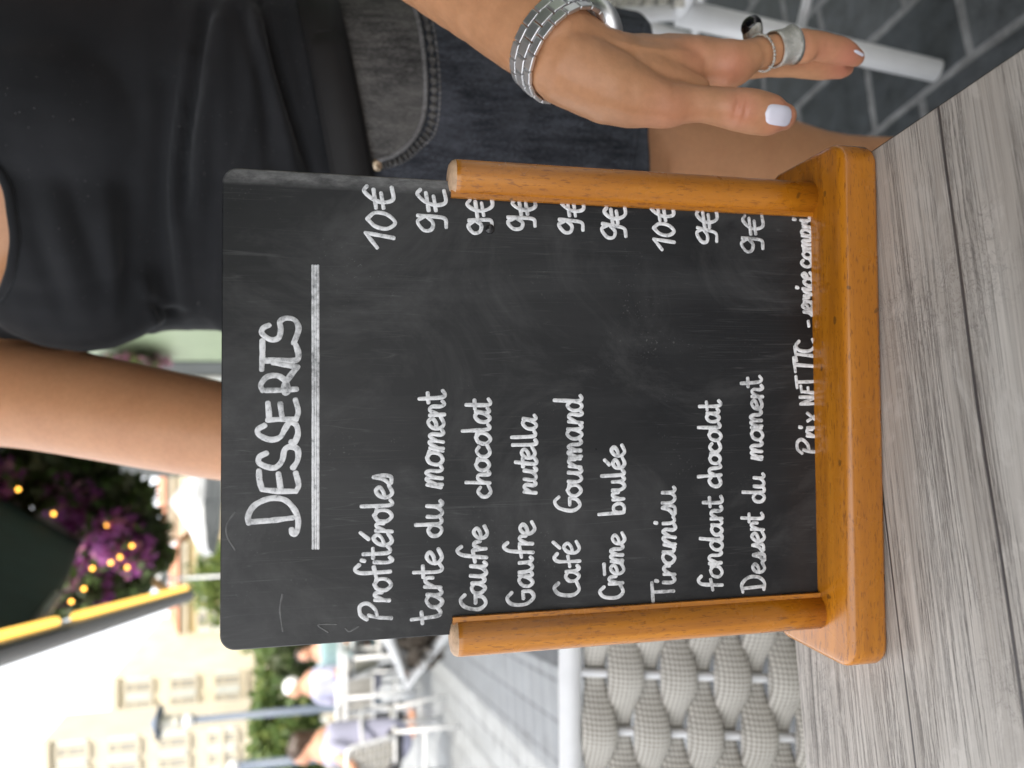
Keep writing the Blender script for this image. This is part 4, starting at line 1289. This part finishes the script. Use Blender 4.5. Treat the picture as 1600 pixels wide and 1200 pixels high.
# ------------------------------------------------------------------ woven chairs with white tube frames
def weave(w, h, rows, p, to3, rz0=.0146, rz1=.0040, ry=.0062, amp=.0085, seg=8, shift=0.0):
    """horizontal straps woven over and under upright bars p apart; to3 maps (across, up, out) to space"""
    mb = MB(); n = 12
    for k in range(rows):
        z = h * (k + .5) / rows
        xs = np.linspace(-w / 2, w / 2, int(round(w / p * seg)) + 1)
        V = []
        for x in xs:
            ph = math.cos(math.pi * (x / p) + math.pi * (k + shift))
            end = max(0, abs(x) - (w / 2 - .02)) / .02
            rz = (rz0 + rz1 * ph) * (1 - .35 * end); yo = amp * ph
            for i in range(n):
                a = 2 * math.pi * i / n
                V.append(to3(x, z + rz * math.cos(a), yo + (ry + .0025 * ph) * math.sin(a)))
        m = len(xs)
        F = [(i * n + j, i * n + (j + 1) % n, (i + 1) * n + (j + 1) % n, (i + 1) * n + j) for i in range(m - 1) for j in range(n)]
        F += [tuple(range(n - 1, -1, -1)), tuple((m - 1) * n + j for j in range(n))]
        mb.add(V, F)
    return mb

def make_chair(loc, rz, label, strap, group="woven terrace chairs", p=.0615, rows=11, tube_r=.0125, splay=.06, legs_r=.0135):
    t = empty("woven_chair", loc, label, "chair", group, rz)
    W, D, SZ = .50, .46, .425
    bh = .292
    rec = .10
    f = MB()
    # seat ring
    ringp = [(-W / 2, -D / 2 + .04, SZ), (-W / 2 + .04, -D / 2, SZ), (W / 2 - .04, -D / 2, SZ), (W / 2, -D / 2 + .04, SZ), (W / 2, D / 2, SZ), (-W / 2, D / 2, SZ), (-W / 2, -D / 2 + .04, SZ)]
    f.tube(ringp, tube_r, 12)
    zt = SZ + .01 + bh + .022
    yb = lambda z: D / 2 + rec * (z - SZ) / bh * .9
    loop = [(-W / 2, yb(SZ), SZ), (-W / 2, yb(zt - .06), zt - .06), (-W / 2 + .015, yb(zt - .02), zt - .018), (-W / 2 + .06, yb(zt), zt), (W / 2 - .06, yb(zt), zt), (W / 2 - .015, yb(zt - .02), zt - .018), (W / 2, yb(zt - .06), zt - .06), (W / 2, yb(SZ), SZ)]
    f.tube(spline(loop, 5), tube_r, 14)
    f.build("frame", M["white_metal"], t)
    nb = int(W / p)
    xs = [(i - (nb - 1) / 2) * p for i in range(nb)]
    bars = MB()
    for x in xs: bars.tube([(x, yb(SZ), SZ), (x, yb(zt), zt)], .0048, 8)
    bars.build("back_bars", M["white_metal"], t)
    phase = (xs[0] / p) % 2
    wv = weave(W - .012, bh, rows, p, lambda x, z, o: (x + 0, yb(SZ + .02 + z) - o, SZ + .02 + z), shift=-xs[0] / p)
    # shift so that bulges sit on the bars
    V = np.concatenate(wv.V)
    mesh_obj("backrest", V, wv.F, strap, t)
    wv = weave(W - .01, D - .02, 13, p, lambda x, z, o: (x, -D / 2 + .01 + z, SZ + o + .004), .0135, .005, .0075, .007)
    mesh_obj("seat", np.concatenate(wv.V), wv.F, strap, t)
    # wrapped ends over the side rails
    for sx in (-1, 1):
        for sy in (-1, 1):
            lg = MB()
            top = (sx * W / 2, sy * (D / 2 - .05), SZ); bot = (sx * (W / 2 + splay * .5), sy * (D / 2 - .05 + splay), .0)
            lg.tube([top, bot], [legs_r, legs_r * .82], 14)
            lg.build("leg", M["white_metal"], t)
        arm = MB()
        arm.tube(spline([(sx * W / 2, yb(SZ + .22), SZ + .22), (sx * (W / 2 + .035), .06, SZ + .225), (sx * (W / 2 + .03), -D / 2 + .06, SZ + .20), (sx * (W / 2 + .015), -D / 2 + .04, SZ + .10), (sx * W / 2, -D / 2 + .05, SZ)], 6), tube_r, 12)
        arm.build("armrest", M["white_metal"], t)
    for yy in (-D / 2 + .02, D / 2 - .02):
        st = MB(); st.tube([(-W / 2 - .012, yy, .22), (W / 2 + .012, yy, .22)], .008, 10); st.build("stretcher", M["white_metal"], t)
    return t

def gpos(xr, yr):
    w = C(xr, yr, 0); return (w[0], w[1], ground_z(w[1]))

near = make_chair(gpos(-.2795, .432), 0, "grey woven strap chair facing us across the table, left of the chalkboard", M["strap"])

# right-hand chair behind the hanging hand
side = make_chair(gpos(.903, 1.17), R(-24), "cream woven chair on dark paving behind the hanging hand", M["strap_white"], splay=.10, legs_r=.021)

# ------------------------------------------------------------------ terrace canopy at the upper left
def build_canopy():
    K = C(-1.41, 5.36, 1.15)
    d = np.array([.209, -.978, 0]); r = np.array([.978, .209, 0]); upv = np.array([0, 0, 1.0])
    Lc = 10.4
    t = empty("terrace_canopy", (K[0], K[1], ground_z(K[1])), "dark green fabric canopy with a glowing warm strip along its edge", "canopy")
    inv = -np.array(t.location)
    prof = [(0, -.10), (0, 0), (.18, .30), (.36, .62), (.54, .92), (.68, 1.12), (1.3, 1.22), (2.0, 1.30), (2.75, 1.36)]
    nl = 54
    V = []
    for i in range(nl + 1):
        for a, z in prof:
            l0 = max(0.0, 2.3 * (1 - a / .36)); l = l0 + (Lc - l0) * i / nl
            sag = -.035 * math.sin(math.pi * (i % 6) / 6) if a > .1 else 0
            pleat = .022 * math.sin(l * 17 + a * 2) * min(1, a * 2)
            V.append(K + d * l + r * a + upv * (z + sag + pleat * .5) + inv)
    m = len(prof)
    F = [(i * m + j, i * m + j + 1, (i + 1) * m + j + 1, (i + 1) * m + j) for i in range(nl) for j in range(m - 1)]
    fab = mesh_obj("fabric", V, F, M["canopy"], t)
    sm = fab.modifiers.new("thickness", 'SOLIDIFY'); sm.thickness = .004
    b = MB()
    b.tube([K + r * -.03 + upv * -.05 + inv, K + d * Lc + r * -.03 + upv * -.05 + inv], .045, 14)
    b.build("front_beam", M["alu"], t)
    e = MB(); e.tube([K + d * .0 + r * a + upv * (z + .0) + inv for a, z in prof[3:]], .03, 10)
    e.build("edge_rail", M["alu"], t)
    q = MB(); q.tube([K + d * 2.45 + r * .02 + upv * -.02 + inv, K + d * 1.9 + r * .10 + upv * .10 + inv], .022, 10)
    q.build("folding_arm", M["alu"], t)
    for l0, l1 in ((.04, 2.10), (2.32, 6.4), (6.6, 10.2)):
        s = MB(); s.tube([K + d * l0 + r * .022 + upv * -.045 + inv, K + d * l1 + r * .022 + upv * -.045 + inv], .020, 10, rounded=True)
        s.build("light_strip", M["glow"], t)
build_canopy()

# ------------------------------------------------------------------ foliage
def leaves(mb, c, rad, n, size, seed, mats=(0,), shell=.55):
    g = np.random.default_rng(seed)
    c = np.array(c); rad = np.array(rad) if not np.isscalar(rad) else np.array([rad] * 3)
    u = g.normal(size=(n, 3)); u /= np.linalg.norm(u, axis=1)[:, None]
    rr = (shell + (1 - shell) * g.random(n)) ** 1.0
    P = c + u * rr[:, None] * rad
    a = g.normal(size=(n, 3)); a /= np.linalg.norm(a, axis=1)[:, None]
    bb = np.cross(a, g.normal(size=(n, 3))); bb /= np.linalg.norm(bb, axis=1)[:, None] + 1e-9
    s = size * (.6 + .8 * g.random(n))[:, None]
    V = np.stack([P - a * s, P + bb * s * .5, P + a * s, P - bb * s * .5], 1).reshape(-1, 3)
    F = [(4 * i, 4 * i + 1, 4 * i + 2, 4 * i + 3) for i in range(n)]
    mi = g.choice(mats, n)
    mb.V.append(V); mb.F += [tuple(k + mb.n for k in f) for f in F]; mb.mi += [int(k) for k in mi]; mb.n += len(V)

def tree(xr, yr, h, cw, label, mats, seed, trunk_h=.3, n=2600, leaf=.13, group=None):
    x, y, z0 = gpos(xr, yr)
    t = empty("street_tree", (x, y, z0), label, "tree", group)
    g = np.random.default_rng(seed)
    tr = MB()
    th = h * trunk_h
    tr.tube(spline([(0, 0, 0), (.04, 0, th * .5), (.0, .05, th), (.02, 0, h * .75)], 4), [.10 * h / 5 * k for k in np.linspace(1, .35, 13)], 10)
    cr = MB()
    for k in range(11):
        a = g.random() * 6.28; q = g.random()
        zc = th + (h - th) * (.15 + .75 * q)
        wr = cw * (.55 if k else .2) * math.sin(math.pi * (.18 + .72 * (1 - q)))
        c = (math.cos(a) * wr, math.sin(a) * wr, zc)
        tr.tube(spline([(.01, 0, th * .8), (c[0] * .5, c[1] * .5, (th + zc) / 2), c], 3), .02 * h / 5, 6)
        leaves(cr, c, (cw * .42, cw * .42, (h - th) * .2), n // 11, leaf, seed * 13 + k, (0, 0, 1), .35)
    tr.build("trunk", M["bark"], t)
    o = mesh_obj("crown", np.concatenate(cr.V), cr.F, mats, t)
    o.data.polygons.foreach_set("material_index", cr.mi)
    return t

def px_pos(x, y, Y):
    """photo pixel at forward distance Y -> camera-relative x and height above the street there"""
    p = at(x, y, Y); rel = p - CAM
    return rel[0], rel[1], p[2] - ground_z(p[1])

# hedge of green trees behind the diners, small tree and round shrub
GT = "trees along the street"
for (px_, py_, Y, w, lab, mats, sd) in ((396, 1165, 17, 1.9, "dense green street tree left of the lamp post, at the lower edge", ("leaf", "leaf2"), 3),
                                   (402, 1085, 19, 2.0, "green street tree right of the lamp post, behind the diner in the white cap", ("leaf", "leaf2"), 4),
                                   (300, 945, 34, 3.2, "yellow green tree in front of the yellow house, beside the chalkboard's top corner", ("leaf2", "leaf"), 6)):
    xr, yr, hh = px_pos(px_, py_, Y)
    tree(xr, yr, hh, w, lab, [M[k] for k in mats], sd, .22, 3200, .12 if Y < 25 else .2, GT)
xr, yr, hh = px_pos(428, 1018, 15)
tree(xr, yr, hh * .98, 1.1, "dark green slim tree just left of the chalkboard edge", [M["leafd"], M["leaf"]], 9, .2, 2200, .10, GT)

# flowering garland at the canopy's far end
def garland():
    K = C(-1.41, 5.36, 1.15)
    base = C(-.9, 5.9, 0)
    t = empty("flower_garland", (base[0], base[1], ground_z(base[1])), "magenta bougainvillea garland with small warm lamps under the green canopy", "flowers")
    inv = -np.array(t.location)
    post = MB(); a = at(196, 880, 6.0); b = at(268, 935, 6.0)
    gr = MB(); fl = MB()
    spots = [(8, 715, .2, 'g'), (30, 705, .2, 'g'), (60, 712, .2, 'g'), (100, 722, .18, 'g'), (140, 728, .18, 'g'), (25, 740, .15, 'f'), (95, 745, .16, 'f'), (120, 770, .18, 'g'), (60, 765, .16, 'g'), (150, 790, .20, 'f'), (110, 795, .17, 'f'), (185, 800, .18, 'g'), (215, 800, .16, 'f'), (165, 825, .22, 'f'), (200, 830, .20, 'f'),
             (230, 835, .16, 'g'), (175, 855, .20, 'f'), (225, 855, .15, 'f'), (150, 870, .18, 'g'), (195, 880, .2, 'g'), (240, 870, .12, 'g'), (140, 905, .17, 'f'), (175, 915, .15, 'f'), (115, 925, .16, 'g'), (205, 910, .14, 'g'), (90, 940, .14, 'g'),
             (60, 735, .2, 'g'), (130, 745, .2, 'g'), (170, 765, .18, 'g'), (205, 775, .14, 'g'), (185, 920, .13, 'g')]
    for k, (x, y, r, kind) in enumerate(spots):
        c = at(x, y, 5.75 + .25 * math.sin(k * 2.1)) + inv
        if kind == 'f':
            c = c + np.array([0, -.22, 0])
            leaves(fl, c, (r, r, r * .8), 320, .043, 50 + k, (0, 0, 0, 1), .1)
            leaves(gr, c + np.array([0, -.05, 0]), (r, r, r), 45, .04, 350 + k, (0, 1), .3)
            leaves(gr, c + np.array([0, .2, 0]), (r * 1.1, r, r), 160, .06, 150 + k, (0,), .1)
        else:
            leaves(gr, c, (r * 1.1, r, r), 380, .055, 90 + k, (0, 0, 1), .2)
    o = mesh_obj("leaf_mass", np.concatenate(gr.V), gr.F, [M["leafd"], M["leaf"]], t); o.data.polygons.foreach_set("material_index", gr.mi)
    o = mesh_obj("blossoms", np.concatenate(fl.V), fl.F, [M["flower"], M["flower2"]], t); o.data.polygons.foreach_set("material_index", fl.mi)
    pts = [at(x, y, 5.62) + inv for x, y in ((75, 750), (125, 785), (201, 801), (236, 831), (219, 847), (180, 863), (229, 862), (168, 892), (150, 910), (100, 941), (206, 855))]
    wire = MB(); wire.tube(spline(pts, 4), .006, 6); wire.build("wire", M["black_metal"], t)
    for p in pts:
        s = MB(); s.sphere(p + np.array([0, -.46, 0]), .0115, 10); s.build("lamp", M["bulb"], t)
    # pine brace that carries it
    s = MB(); s.tube([at(185, 868, 5.95) + inv, at(262, 925, 5.95) + inv], .035, 10); s.build("brace", M["pine"], t)
    s = MB(); s.tube([at(262, 925, 5.95) * np.array([1, 1, 0]) + inv + np.array([0, 0, ground_z(base[1])]), at(20, 900, 5.95) * np.array([1, 1, 0]) + np.array([0, 0, at(60, 925, 5.95)[2]]) + inv], .03, 10)
    return t
garland()

# ------------------------------------------------------------------ shop row on the right (its near end is behind the woman)
def shopfront():
    d = np.array([-.209, .978, 0]); r = np.array([.978, .209, 0])
    O = C(2.3, 1.5, 0)
    t = empty("shop_building", (O[0], O[1], ground_z(O[1])), "sage green shop front with cream trim behind the woman's arm", "building")
    inv = -np.array(t.location)
    def slab(name, l0, l1, z0, z1, mat, out=0.0, th=.3, parent=t):
        b = MB()
        c = O + d * (l0 + l1) / 2 + r * (th / 2 - out) + np.array([0, 0, (z0 + z1) / 2])
        rot = np.stack([d, r, [0, 0, 1]], 1)
        b.box(c + inv, (l1 - l0, th, z1 - z0), rot=rot)
        return b.build(name, mat, parent, smooth=False)
    slab("wall", -4, 9.5, -.3, 7.5, M["sage"])
    slab("wall", 9.52, 26, -.3, 8.5, M["grey_wall"], .02)
    slab("trim", 6.0, 6.7, 0, 5.0, M["cream"], .03, .03)
    slab("trim", 3.2, 3.7, 0, 5.0, M["cream"], .03, .03)
    b = MB(); rot = np.stack([r, d, [0, 0, 1]], 1)  # unseen wall added behind the camera to block light from that side
    b.box(O - d * 4.0 - r * 1.35 + np.array([0, 0, 1.5]) + inv, (2.7, .2, 3.0), rot=rot)
    b.build("added_shade_wall", M["sage"], t, smooth=False)
    slab("cornice", -4, 9.5, 3.6, 3.85, M["cream"], .12, .12)
    for l in (-2.5, .2, 2.0):
        w = slab("window", l, l + 1.2, .7, 2.6, M["cream"], .04, .04)
        slab("pane", l + .08, l + 1.12, .78, 2.52, M["glass"], .05, .012, w)
    for l in (11, 14, 17, 20):
        w = slab("window", l, l + 1.3, 3.4, 5.4, M["cream"], .06, .05)
        slab("pane", l + .1, l + 1.2, 3.5, 5.3, M["glass"], .07, .012, w)
    return t, O, d, r
shopfront()

def wall_point(x, y):
    """where the sight line through a pixel meets the shop wall"""
    d = np.array([-.209, .978, 0]); r = np.array([.978, .209, 0]); O = C(2.3, 1.5, 0)
    v = ray(x, y); s = (O - CAM).dot(r) / v.dot(r)
    return CAM + v * s

def wreath():
    p = wall_point(205, 548) ; r = np.array([.978, .209, 0])
    p = p - r * .16
    mb = MB()
    leaves(mb, (0, 0, 0), (.10, .62, .48), 900, .07, 31, (0, 1, 1, 2), .3)
    o = mesh_obj("flower_wreath", np.concatenate(mb.V), mb.F, [M["leafd"], M["flower2"], M["leaf2"]])
    o.data.polygons.foreach_set("material_index", mb.mi)
    o.location = p
    tag(o, "dusty pink and olive dried flower bunch hung on the sage green wall", "flowers")
    q = wall_point(318, 590)
    t = MB(); d = np.array([-.209, .978, 0]); rot = np.stack([d, r, [0, 0, 1]], 1)
    t.box((0, 0, 0), (.55, .03, .75), rot=rot)
    o = t.build("menu_holder", M["lampglass"], smooth=False); o.location = q - r * .05
    tag(o, "pale menu holder with a white card on the sage green wall", "menu holder")
    t = MB(); t.box((0, 0, 0), (.44, .01, .62), rot=rot)
    c = t.build("card", M["paper"], o, smooth=False); c.location = tuple(-r * .022)
wreath()

# ------------------------------------------------------------------ houses across the square
def house(name_label, x0, x1, vtop, Y, wall, roof=None, floors=3, cols=3, shut="shutter", depth=9, y_ref=None, yaw=0.0, eave=.35):
    """facade spanning photo rows x0 (left end, larger y pixel) .. x1, roof line at pixel column vtop, at forward distance Y"""
    a = at(vtop, x0, Y); b = at(vtop, x1, Y)
    W = b[0] - a[0]; H = a[2]; g0 = ground_z(a[1]) - .3
    t = empty("house", ((a[0] + b[0]) / 2, a[1], g0), name_label, "house", rz=yaw)
    h = H - g0
    w = MB(); w.box((0, depth / 2, h / 2), (W, depth, h)); w.build("wall", wall, t, smooth=False)
    if roof:
        r = MB()
        V = [(-W / 2 - eave, -eave, h + .02), (W / 2 + eave, -eave, h + .02), (W / 2 + eave, depth + eave, h + .02), (-W / 2 - eave, depth + eave, h + .02), (-W / 2 + 1.5, depth / 2, h + 1.6), (W / 2 - 1.5, depth / 2, h + 1.6)]
        r.add(V, [(0, 1, 5, 4), (1, 2, 5), (2, 3, 4, 5), (3, 0, 4), (3, 2, 1, 0)])
        ro = r.build("roof", roof, t, smooth=False)
        c = MB(); c.box((W * .2, depth * .45, h + 1.5), (.7, .7, 1.8)); c.build("chimney", wall, ro, smooth=False)
    c = MB(); c.box((0, -.10, h - .22), (W + .2, .18, .3)); c.build("cornice", M["stone3"], t, smooth=False)
    c = MB(); c.box((0, -.06, h * .42), (W + .02, .1, .16)); c.build("string_course", M["stone3"], t, smooth=False)
    fh = h / (floors + .25)
    for f in range(floors):
        for k in range(cols):
            cx = -W / 2 + W * (k + .5) / cols; cz = fh * (f + .62)
            ww, wh = min(1.1, W / cols * .36), fh * .55
            wi = MB(); wi.box((cx, -.03, cz + wh / 2 + .06), (ww + .24, .08, .12)); wi.box((cx, -.05, cz - wh / 2 - .06), (ww + .3, .14, .1))
            for s in (-1, 1): wi.box((cx + s * (ww / 2 + .05), -.028, cz), (.1, .07, wh))
            wi.box((cx, -.024, cz), (.06, .06, wh)); wi.box((cx, -.022, cz + wh * .18), (ww, .05, .06))
            win = wi.build("window", M["stone3"], t, smooth=False)
            p = MB(); p.box((cx, -.006, cz), (ww, .02, wh)); p.build("pane", M["glass"], win, smooth=False)
            for s in (-1, 1):
                sh = MB(); sh.box((cx + s * (ww / 2 + .12 + ww * .26), -.045, cz), (ww * .5, .05, wh))
                for j in range(7): sh.box((cx + s * (ww / 2 + .12 + ww * .26), -.078, cz - wh * .42 + wh * .14 * j), (ww * .40, .016, wh * .05))
                sh.build("shutter", M[shut], win, smooth=False)
    return t

house("yellow house with orange tiled roof and pale shutters behind the chalkboard's top corner", 1042, 850, 282, 42, M["stone"], M["tiles"], 3, 4)
house("cream house with pale shutters right of the yellow house, under the flowers", 846, 690, 262, 46, M["stone2"], M["tiles"], 3, 3)
house("tall pale house behind the street lamp", 1150, 1062, 172, 36, M["stone2"], None, 5, 3)
house("white low house between the tall pale house and the yellow one", 1060, 1036, 330, 40, M["stone3"], None, 2, 1)
house("pale house cut by the photo's bottom edge, left of the lamp", 1330, 1162, 62, 30, M["stone3"], None, 6, 5, depth=2.5)

# ------------------------------------------------------------------ street lamp, second post, white parasol
def street_lamp():
    p0 = at(465, 1110, 11.0); g = ground_z(p0[1])
    t = empty("street_lamp", (p0[0], p0[1], g), "slate blue street lamp with a flat conical hat at the left", "lamp")
    top = at(236, 1129, 11.0)[2] - g
    k = top
    p = MB(); p.tube([(0, 0, 0), (0, 0, .3), (0, 0, .9), (0, 0, k * .82)], [.11, .10, .06, .045], 14); p.build("pole", M["lamp_blue"], t)
    b = MB(); b.tube([(0, 0, k * .82), (0, 0, k * .86), (0, 0, k * .865), (0, 0, k * .88)], [.07, .09, .05, .05], 14); b.build("collar", M["white_metal"], t)
    l = MB()
    n = 16
    pr = []
    for j in range(11): pr.append((.085 + (.018 if j % 2 else 0), k * .88 + (k * .085) * j / 10))
    l.tube([(0, 0, z) for _, z in pr], [r for r, _ in pr], n); l.build("lantern", M["lampglass"], t)
    h = MB(); h.tube([(0, 0, k * .963), (0, 0, k * .968), (0, 0, k * .985), (0, 0, k), (0, 0, k * 1.006)], [.235, .24, .11, .05, .02], 24); h.build("hat", M["lamp_blue"], t)
street_lamp()
def lamp_two():
    p0 = at(470, 1187, 9.0); g = ground_z(p0[1])
    t = empty("awning_post", (p0[0], p0[1], g), "slim grey post standing behind the diner at the photo's bottom edge", "post")
    p = MB(); p.tube([(0, 0, 0), (0, 0, at(372, 1192, 9.0)[2] - g)], .05, 14); p.build("pole", M["lamp_blue"], t)
    p = MB(); p.tube([(0, 0, 0), (0, 0, .05), (0, 0, .06)], [.14, .13, .06], 16); p.build("base", M["lamp_blue"], t)
    p = MB(); p.sphere((0, 0, at(366, 1192, 9.0)[2] - g), .075, 14); p.build("finial", M["white_metal"], t)
lamp_two()

def parasol(cx, cy, Y, half, label):
    p0 = at(cx, cy, Y); g = ground_z(p0[1]); z = p0[2] - g
    t = empty("white_parasol", (p0[0], p0[1], g), label, "parasol", "white parasols down the street")
    m = MB(); n = 8
    V = [(0, 0, z + half * .62)]; 
    for ringk, (rr, zz) in enumerate(((.5, .26), (1, 0), (1, -.14))):
        for i in range(n * 4):
            a = 2 * math.pi * i / (n * 4); sag = 1 - .06 * (1 - abs(math.cos(a * n / 2)))
            V.append((math.cos(a) * half * rr * sag, math.sin(a) * half * rr * sag, z + half * zz))
    N4 = n * 4
    F = [(0, 1 + i, 1 + (i + 1) % N4) for i in range(N4)] + [(1 + k * N4 + i, 1 + (k + 1) * N4 + i, 1 + (k + 1) * N4 + (i + 1) % N4, 1 + k * N4 + (i + 1) % N4) for k in range(2) for i in range(N4)]
    o = mesh_obj("canopy", V, F, M["white_canvas"], t, smooth=False)
    sm = o.modifiers.new("thickness", 'SOLIDIFY'); sm.thickness = .01
    s = MB(); s.tube([(0, 0, 0), (0, 0, z + half * .6)], .03, 10); s.build("pole", M["white_metal"], t)
    s = MB(); s.tube([(0, 0, 0), (0, 0, .08)], [.3, .28], 16); s.build("base", M["alu"], t)
parasol(322, 782, 15.0, 1.05, "large white parasol beside the woman's arm, below the flowers")
parasol(252, 905, 18.0, .42, "small white parasol in front of the orange roof")

# ------------------------------------------------------------------ cafe tables, chairs and diners down the street
def lean_tube(*a): pass
GC = "woven chairs of the cafe down the street"
cafe = make_chair(gpos(-2.66, 5.35), R(178), "grey woven cafe chair nearest us on the pavement, its back turned to us", M["strap"], GC, .0615, 10)
CH = [(-2.95, 7.15, 183, "grey woven cafe chair whose back is turned to us, beside the lavender diners"), (-2.15, 6.5, 96, "grey woven cafe chair side-on beside the white cafe table"),
      (-2.55, 8.6, 190, "farther grey woven cafe chair seen from behind at the last table")]
for x, y, a, lab in CH:
    c = copy_tree(cafe); c.location = gpos(x, y); c.rotation_euler = (0, 0, R(a)); c["label"] = lab
# white-framed lounge chair with a grey shaggy throw, at the chalkboard's edge
def lounge():
    p0 = at(690, 1010, 3.9); g = ground_z(p0[1])
    c = at(655, 985, 4.0)
    t = empty("lounge_chair", (c[0], c[1], ground_z(c[1])), "white angular lounge chair frame right beside the chalkboard's left edge", "chair")
    inv = -np.array(t.location)
    k = [(606, 992), (636, 1069), (700, 985)]
    for off in (0.0, .55):
        s = MB(); s.tube([at(x, y, 3.75) + np.array([.5 * off, .9 * off, 0]) + inv for x, y in [(604, 960)] + k + [(716, 962)]], .030, 12, rounded=True)
        s.build("frame", M["white_metal"], t)
    s = MB()
    pts = [at(x, y, 3.78) for x, y in ((610, 985), (634, 1050), (690, 985))]
    q = [p + inv for p in pts] + [p + np.array([.27, .5, 0]) + inv for p in pts]
    s.add(q, [(0, 1, 2), (5, 4, 3), (0, 3, 4, 1), (1, 4, 5, 2), (2, 5, 3, 0)])
    s.build("sling", M["alu"], t, smooth=False)
    for x, y in ((704, 990), (700, 960)):
        a = at(x, y, 3.75) + inv
        for off in (0, .55):
            l = MB(); l.tube([a + np.array([.5 * off, .9 * off, 0]), np.array([a[0] + .5 * off, a[1] + .9 * off, 0])], .018, 10); l.build("leg", M["white_metal"], t)
    tb = MB()
    leaves(tb, (0, 0, 0), (.14, .16, .11), 900, .05, 77, (0,), .2)
    th = mesh_obj("shaggy_throw", np.concatenate(tb.V), tb.F, M["fur"]); th.location = at(655, 1000, 3.86)
    tag(th, "grey brown shaggy throw heaped on the white angular chair", "throw")
lounge()

def cafe_table(x, y, w, dpt, label, z=.74):
    loc = gpos(x, y)
    t = empty("cafe_table", loc, label, "table", "cafe tables down the street", rz=R(12))
    V, F = rounded_slab(-w / 2, w / 2, -dpt / 2, dpt / 2, z - .03, z, .02, .003)
    mesh_obj("tabletop", V, F, M["white_metal"], t, smooth=False)
    for sx in (-1, 1):
        for sy in (-1, 1):
            l = MB(); l.tube([(sx * (w / 2 - .05), sy * (dpt / 2 - .05), 0), (sx * (w / 2 - .05), sy * (dpt / 2 - .05), z - .03)], .016, 8); l.build("leg", M["white_metal"], t)
    return t
cafe_table(-2.45, 6.1, .6, .6, "white cafe table in front of the lavender diner")
cafe_table(-2.62, 7.2, .7, .7, "white cafe table before the diner in the white cap")

def diner(name_px, Y, shirt, hair, label, cap=None, face=1, arm_up=False, turn=0):
    x, y = name_px
    hp = at(x, y, Y)                      # head centre
    g = ground_z(hp[1])
    t = empty("person", (hp[0], hp[1], g), label, "person", rz=R(turn))
    H = hp[2] - g
    k = H / 1.17
    b = MB()
    o = np.zeros(3)
    def lm(pts, rad, n=16): limb(b, [np.array(p) * k for p in pts], [r * k for r in rad], n)
    lm([(0, 0, .52), (.0, .03, .75), (.02, .02, .98)], [.15, .13, .14], 20)
    for s in (-1, 1):
        lm([(s * .10, 0, .50), (s * .11, -.40 * face, .52)], [.085, .06]); lm([(s * .11, -.40 * face, .52), (s * .11, -.38 * face, .08)], [.055, .04]); lm([(s * .11, -.38 * face, .06), (s * .11, -.55 * face, .04)], [.035, .03])
        if arm_up and s > 0:
            lm([(s * .17, 0, .97), (s * .30, -.12 * face, .80), (s * .34, -.30 * face, .80)], [.05, .042, .03])
        else:
            lm([(s * .17, 0, .97), (s * .22, -.05 * face, .72), (s * .12, -.28 * face, .70)], [.05, .042, .03])
    lm([(.01, .0, 1.0), (0, 0, 1.10)], [.055, .05])
    b.sphere(np.array((0, -.01 * face, 1.17)) * k, np.array((.072, .09, .105)) * k, 16)
    b.sphere(np.array((0, -.10 * face, 1.155)) * k, np.array((.014, .02, .02)) * k, 8)
    V, F = remeshed(b, .014, 3)
    mesh_obj("body", V, F, M["skin_far"], t)
    s = MB()
    limb(s, [np.array(p) * k for p in ((0, 0, .50), (.0, .03, .75), (.02, .02, .97), (.02, .02, 1.0))], [r * k for r in (.172, .152, .158, .10)], 20)
    for q in (-1, 1): limb(s, [np.array(p) * k for p in ((q * .12, 0, .97), (q * .185, -.01 * face, .93), (q * .215, -.03 * face, .83))], [r * k for r in (.07, .07, .062)], 14)
    V, F = remeshed(s, .014, 4); mesh_obj("shirt", V, F, shirt, t)
    s = MB()
    for q in (-1, 1):
        limb(s, [np.array(p) * k for p in ((q * .08, .02, .49), (q * .11, -.40 * face, .52), (q * .11, -.38 * face, .15))], [r * k for r in (.105, .076, .062)], 14)
    V, F = remeshed(s, .014, 3); mesh_obj("trousers", V, F, M["trousers"], t)
    s = MB(); s.sphere(np.array((0, .015 * face, 1.205)) * k, np.array((.084, .098, .09)) * k, 14)
    if cap is None: limb(s, [np.array((0, .07 * face, 1.2)) * k, np.array((0, .085 * face, 1.06)) * k], [.075 * k, .05 * k], 12)
    V, F = remeshed(s, .014, 2); mesh_obj("cap" if cap else "hair", V, F, cap or hair, t)
    return t
diner((474, 1172), 5.3, M["lavender"], M["hair"], "seated dark-haired diner in a lavender shirt at the photo's lower left", None, 1, True, -70)
diner((462, 1074), 7.4, M["lavender"], M["hair"], "seated diner in a white cap and lavender shirt, beyond the dark-haired one", M["white_cloth"], 1, False, -35)
diner((478, 1022), 8.0, M["teal"], M["hair"], "seated diner in a pale teal shirt just left of the chalkboard", None, 1)
